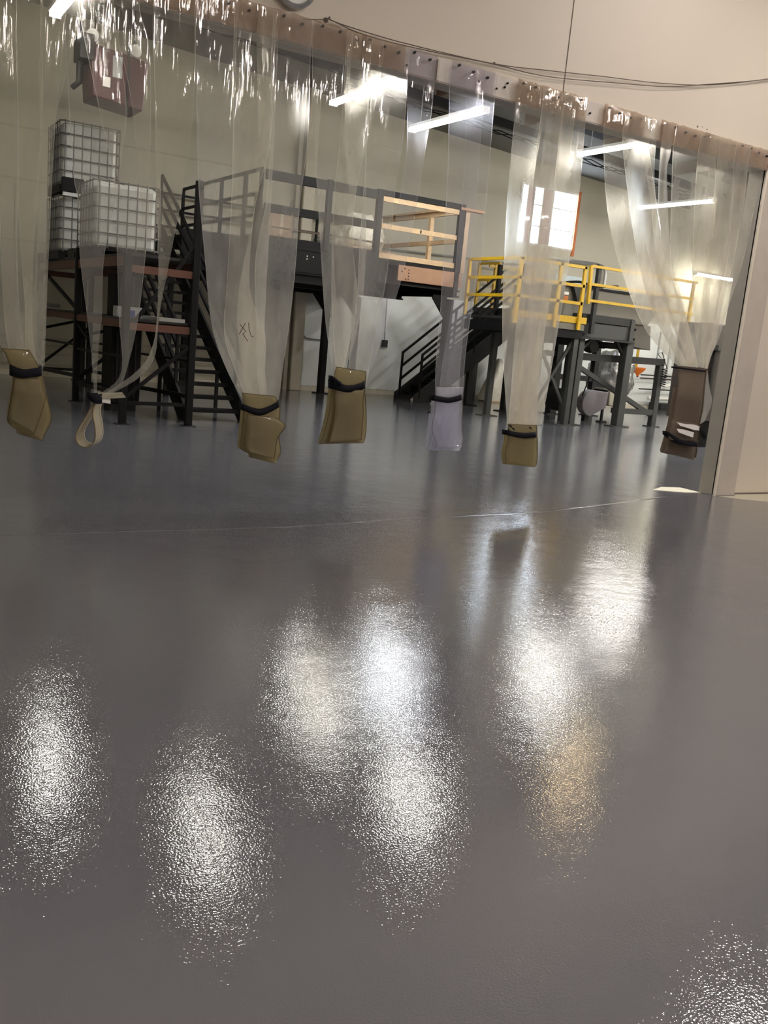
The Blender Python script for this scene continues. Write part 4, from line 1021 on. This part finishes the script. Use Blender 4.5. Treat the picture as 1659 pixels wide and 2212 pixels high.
for (x, y) in ((1102, 920), (1145, 924), (1098, 930), (1108, 926)):
    c_ = at_y(x, y, YC-.12); MB().prism([(c_.x-.02, c_.z+.012), (c_.x+.015, c_.z+.006), (c_.x+.03, c_.z-.02), (c_.x+.0, c_.z-.008)], 'y', c_.y, c_.y+.003).build('dark_flake', M_BLACK, b)
tab(b, hdr_x(1117), hdr_x(1266), seed=2)

# bundle 7, the widest
b = bundle(1480, 'widest strip curtain, gathered tightly beside the white reveal on the right')
strip(b, [(1301, 295, 1352, 305), (1306, 420, 1372, 420), (1322, 520, 1392, 520), (1352, 620, 1420, 620), (1392, 712, 1448, 712), (1440, 770, 1475, 770), (1463, 790, 1490, 792)], V_YEL, seed=1, w0=.45)
strip(b, [(1340, 302, 1398, 318), (1352, 420, 1410, 420), (1366, 520, 1415, 520), (1388, 620, 1432, 620), (1418, 700, 1455, 700), (1452, 765, 1485, 768), (1468, 790, 1496, 793)], V_THK, seed=2, w0=.45)
strip(b, [(1380, 315, 1410, 322), (1398, 420, 1408, 400), (1408, 520, 1425, 520), (1420, 600, 1446, 600), (1445, 690, 1478, 690), (1475, 765, 1498, 768), (1480, 790, 1502, 794)], V_YEL, seed=3, w0=.35)
strip(b, [(1426, 328, 1448, 335), (1420, 450, 1440, 380), (1412, 540, 1448, 540), (1428, 630, 1468, 630), (1455, 710, 1488, 710), (1478, 765, 1505, 770), (1484, 790, 1508, 794)], V_THK, seed=4, w0=.4)
strip(b, [(1450, 332, 1545, 350), (1448, 450, 1545, 450), (1447, 560, 1535, 560), (1460, 650, 1530, 650), (1482, 730, 1522, 730), (1495, 775, 1518, 775), (1500, 792, 1516, 795)], V_YEL, seed=5, w0=.6)
strip(b, [(1545, 350, 1612, 362), (1535, 450, 1602, 450), (1522, 560, 1582, 560), (1512, 650, 1560, 650), (1512, 730, 1544, 730), (1512, 775, 1530, 775), (1512, 793, 1524, 796)], V_THK, seed=6, w0=.5)
strip(b, [(1500, 345, 1580, 358), (1495, 450, 1575, 450), (1490, 560, 1565, 560), (1488, 650, 1545, 650), (1498, 730, 1532, 730), (1506, 775, 1524, 775), (1508, 793, 1520, 796)], V_YEL, seed=7, w0=.6)
strip(b, [(1590, 358, 1648, 372), (1578, 450, 1628, 450), (1560, 560, 1604, 560), (1548, 650, 1576, 650), (1532, 730, 1552, 730), (1520, 775, 1532, 775), (1516, 793, 1525, 797)], V_YEL, seed=8, w0=.45)
fold_end(b, [(1461, 792, 1524, 797), (1461, 830, 1520, 830), (1455, 870, 1515, 880), (1450, 905, 1508, 915), (1444, 930, 1506, 935), (1432, 972, 1500, 988)], V_BRN, seed=7)
strip(b, [(1515, 800, 1526, 797), (1512, 840, 1532, 840), (1508, 880, 1536, 870), (1503, 920, 1520, 910)], V_CLR, Y=YC-.02, seed=1, top=False, n=20, name='loose_strip')
fold_end(b, [(1446, 905, 1508, 915), (1442, 930, 1510, 925), (1440, 950, 1506, 952)], V_BRN, Y=YC-.10, seed=3, name='folded_strip', closed=False)
band(b, [(1461, 792, 796), (1490, 796, 800), (1524, 800, 804)], name='tie_wire')
band(b, [(1442, 932, 940), (1470, 950, 960), (1506, 956, 965)], Y=YC-.12)
def torn(rows_, nm, mm, dy):
    v = [at_y(x, y, YC-.19-dy) for x, y in rows_]; n = len(v)
    q = MB().add(v+[p+Vector((0, .004, 0)) for p in v], [tuple(range(n)), tuple(range(2*n-1, n-1, -1))]+[(i, i+n, (i+1) % n+n, (i+1) % n) for i in range(n)])
    return q.build(nm, mm, b)
torn([(1462, 912), (1480, 916), (1498, 917), (1511, 921), (1512, 930), (1500, 929), (1484, 924), (1470, 920)], 'torn_tape', M_PAPER, .0)
torn([(1462, 926), (1478, 928), (1499, 934), (1497, 945), (1482, 940), (1466, 934)], 'torn_tape', M_PAPER, .01)
torn([(1509, 922), (1516, 928), (1524, 936), (1527, 947), (1520, 949), (1513, 938)], 'tape_tail', M_BLACK, .0)
tab(b, hdr_x(1304), hdr_x(1394), seed=1); tab(b, hdr_x(1426), hdr_x(1532), seed=2); tab(b, hdr_x(1520), 9.08, seed=1)

# cable ties and odd clips along the header
sc_ = MB()
for px_, dz in ((884, .02), (1040, .05), (1078, .03), (1095, .06), (1100, .10), (1280, .04), (1408, .08), (1412, .05)):
    sc_.lathe((hdr_x(px_), 7.232, 3.80+dz), [(.001, -.01), (.009, -.008), (.010, .01)], 7, 'y')
hs = thing('header_screws', (5.5, 7.23, 3.8), 'dark screw heads on the bare white parts of the header', 'screws')
o = sc_.build('screw_heads', M_BLACK, hs); o['kind'] = 'stuff'
bar(hs, 'bracket', (hdr_x(948), 7.22, 3.76), (hdr_x(948), 7.22, 3.93), .02, .03, M_TRIM)
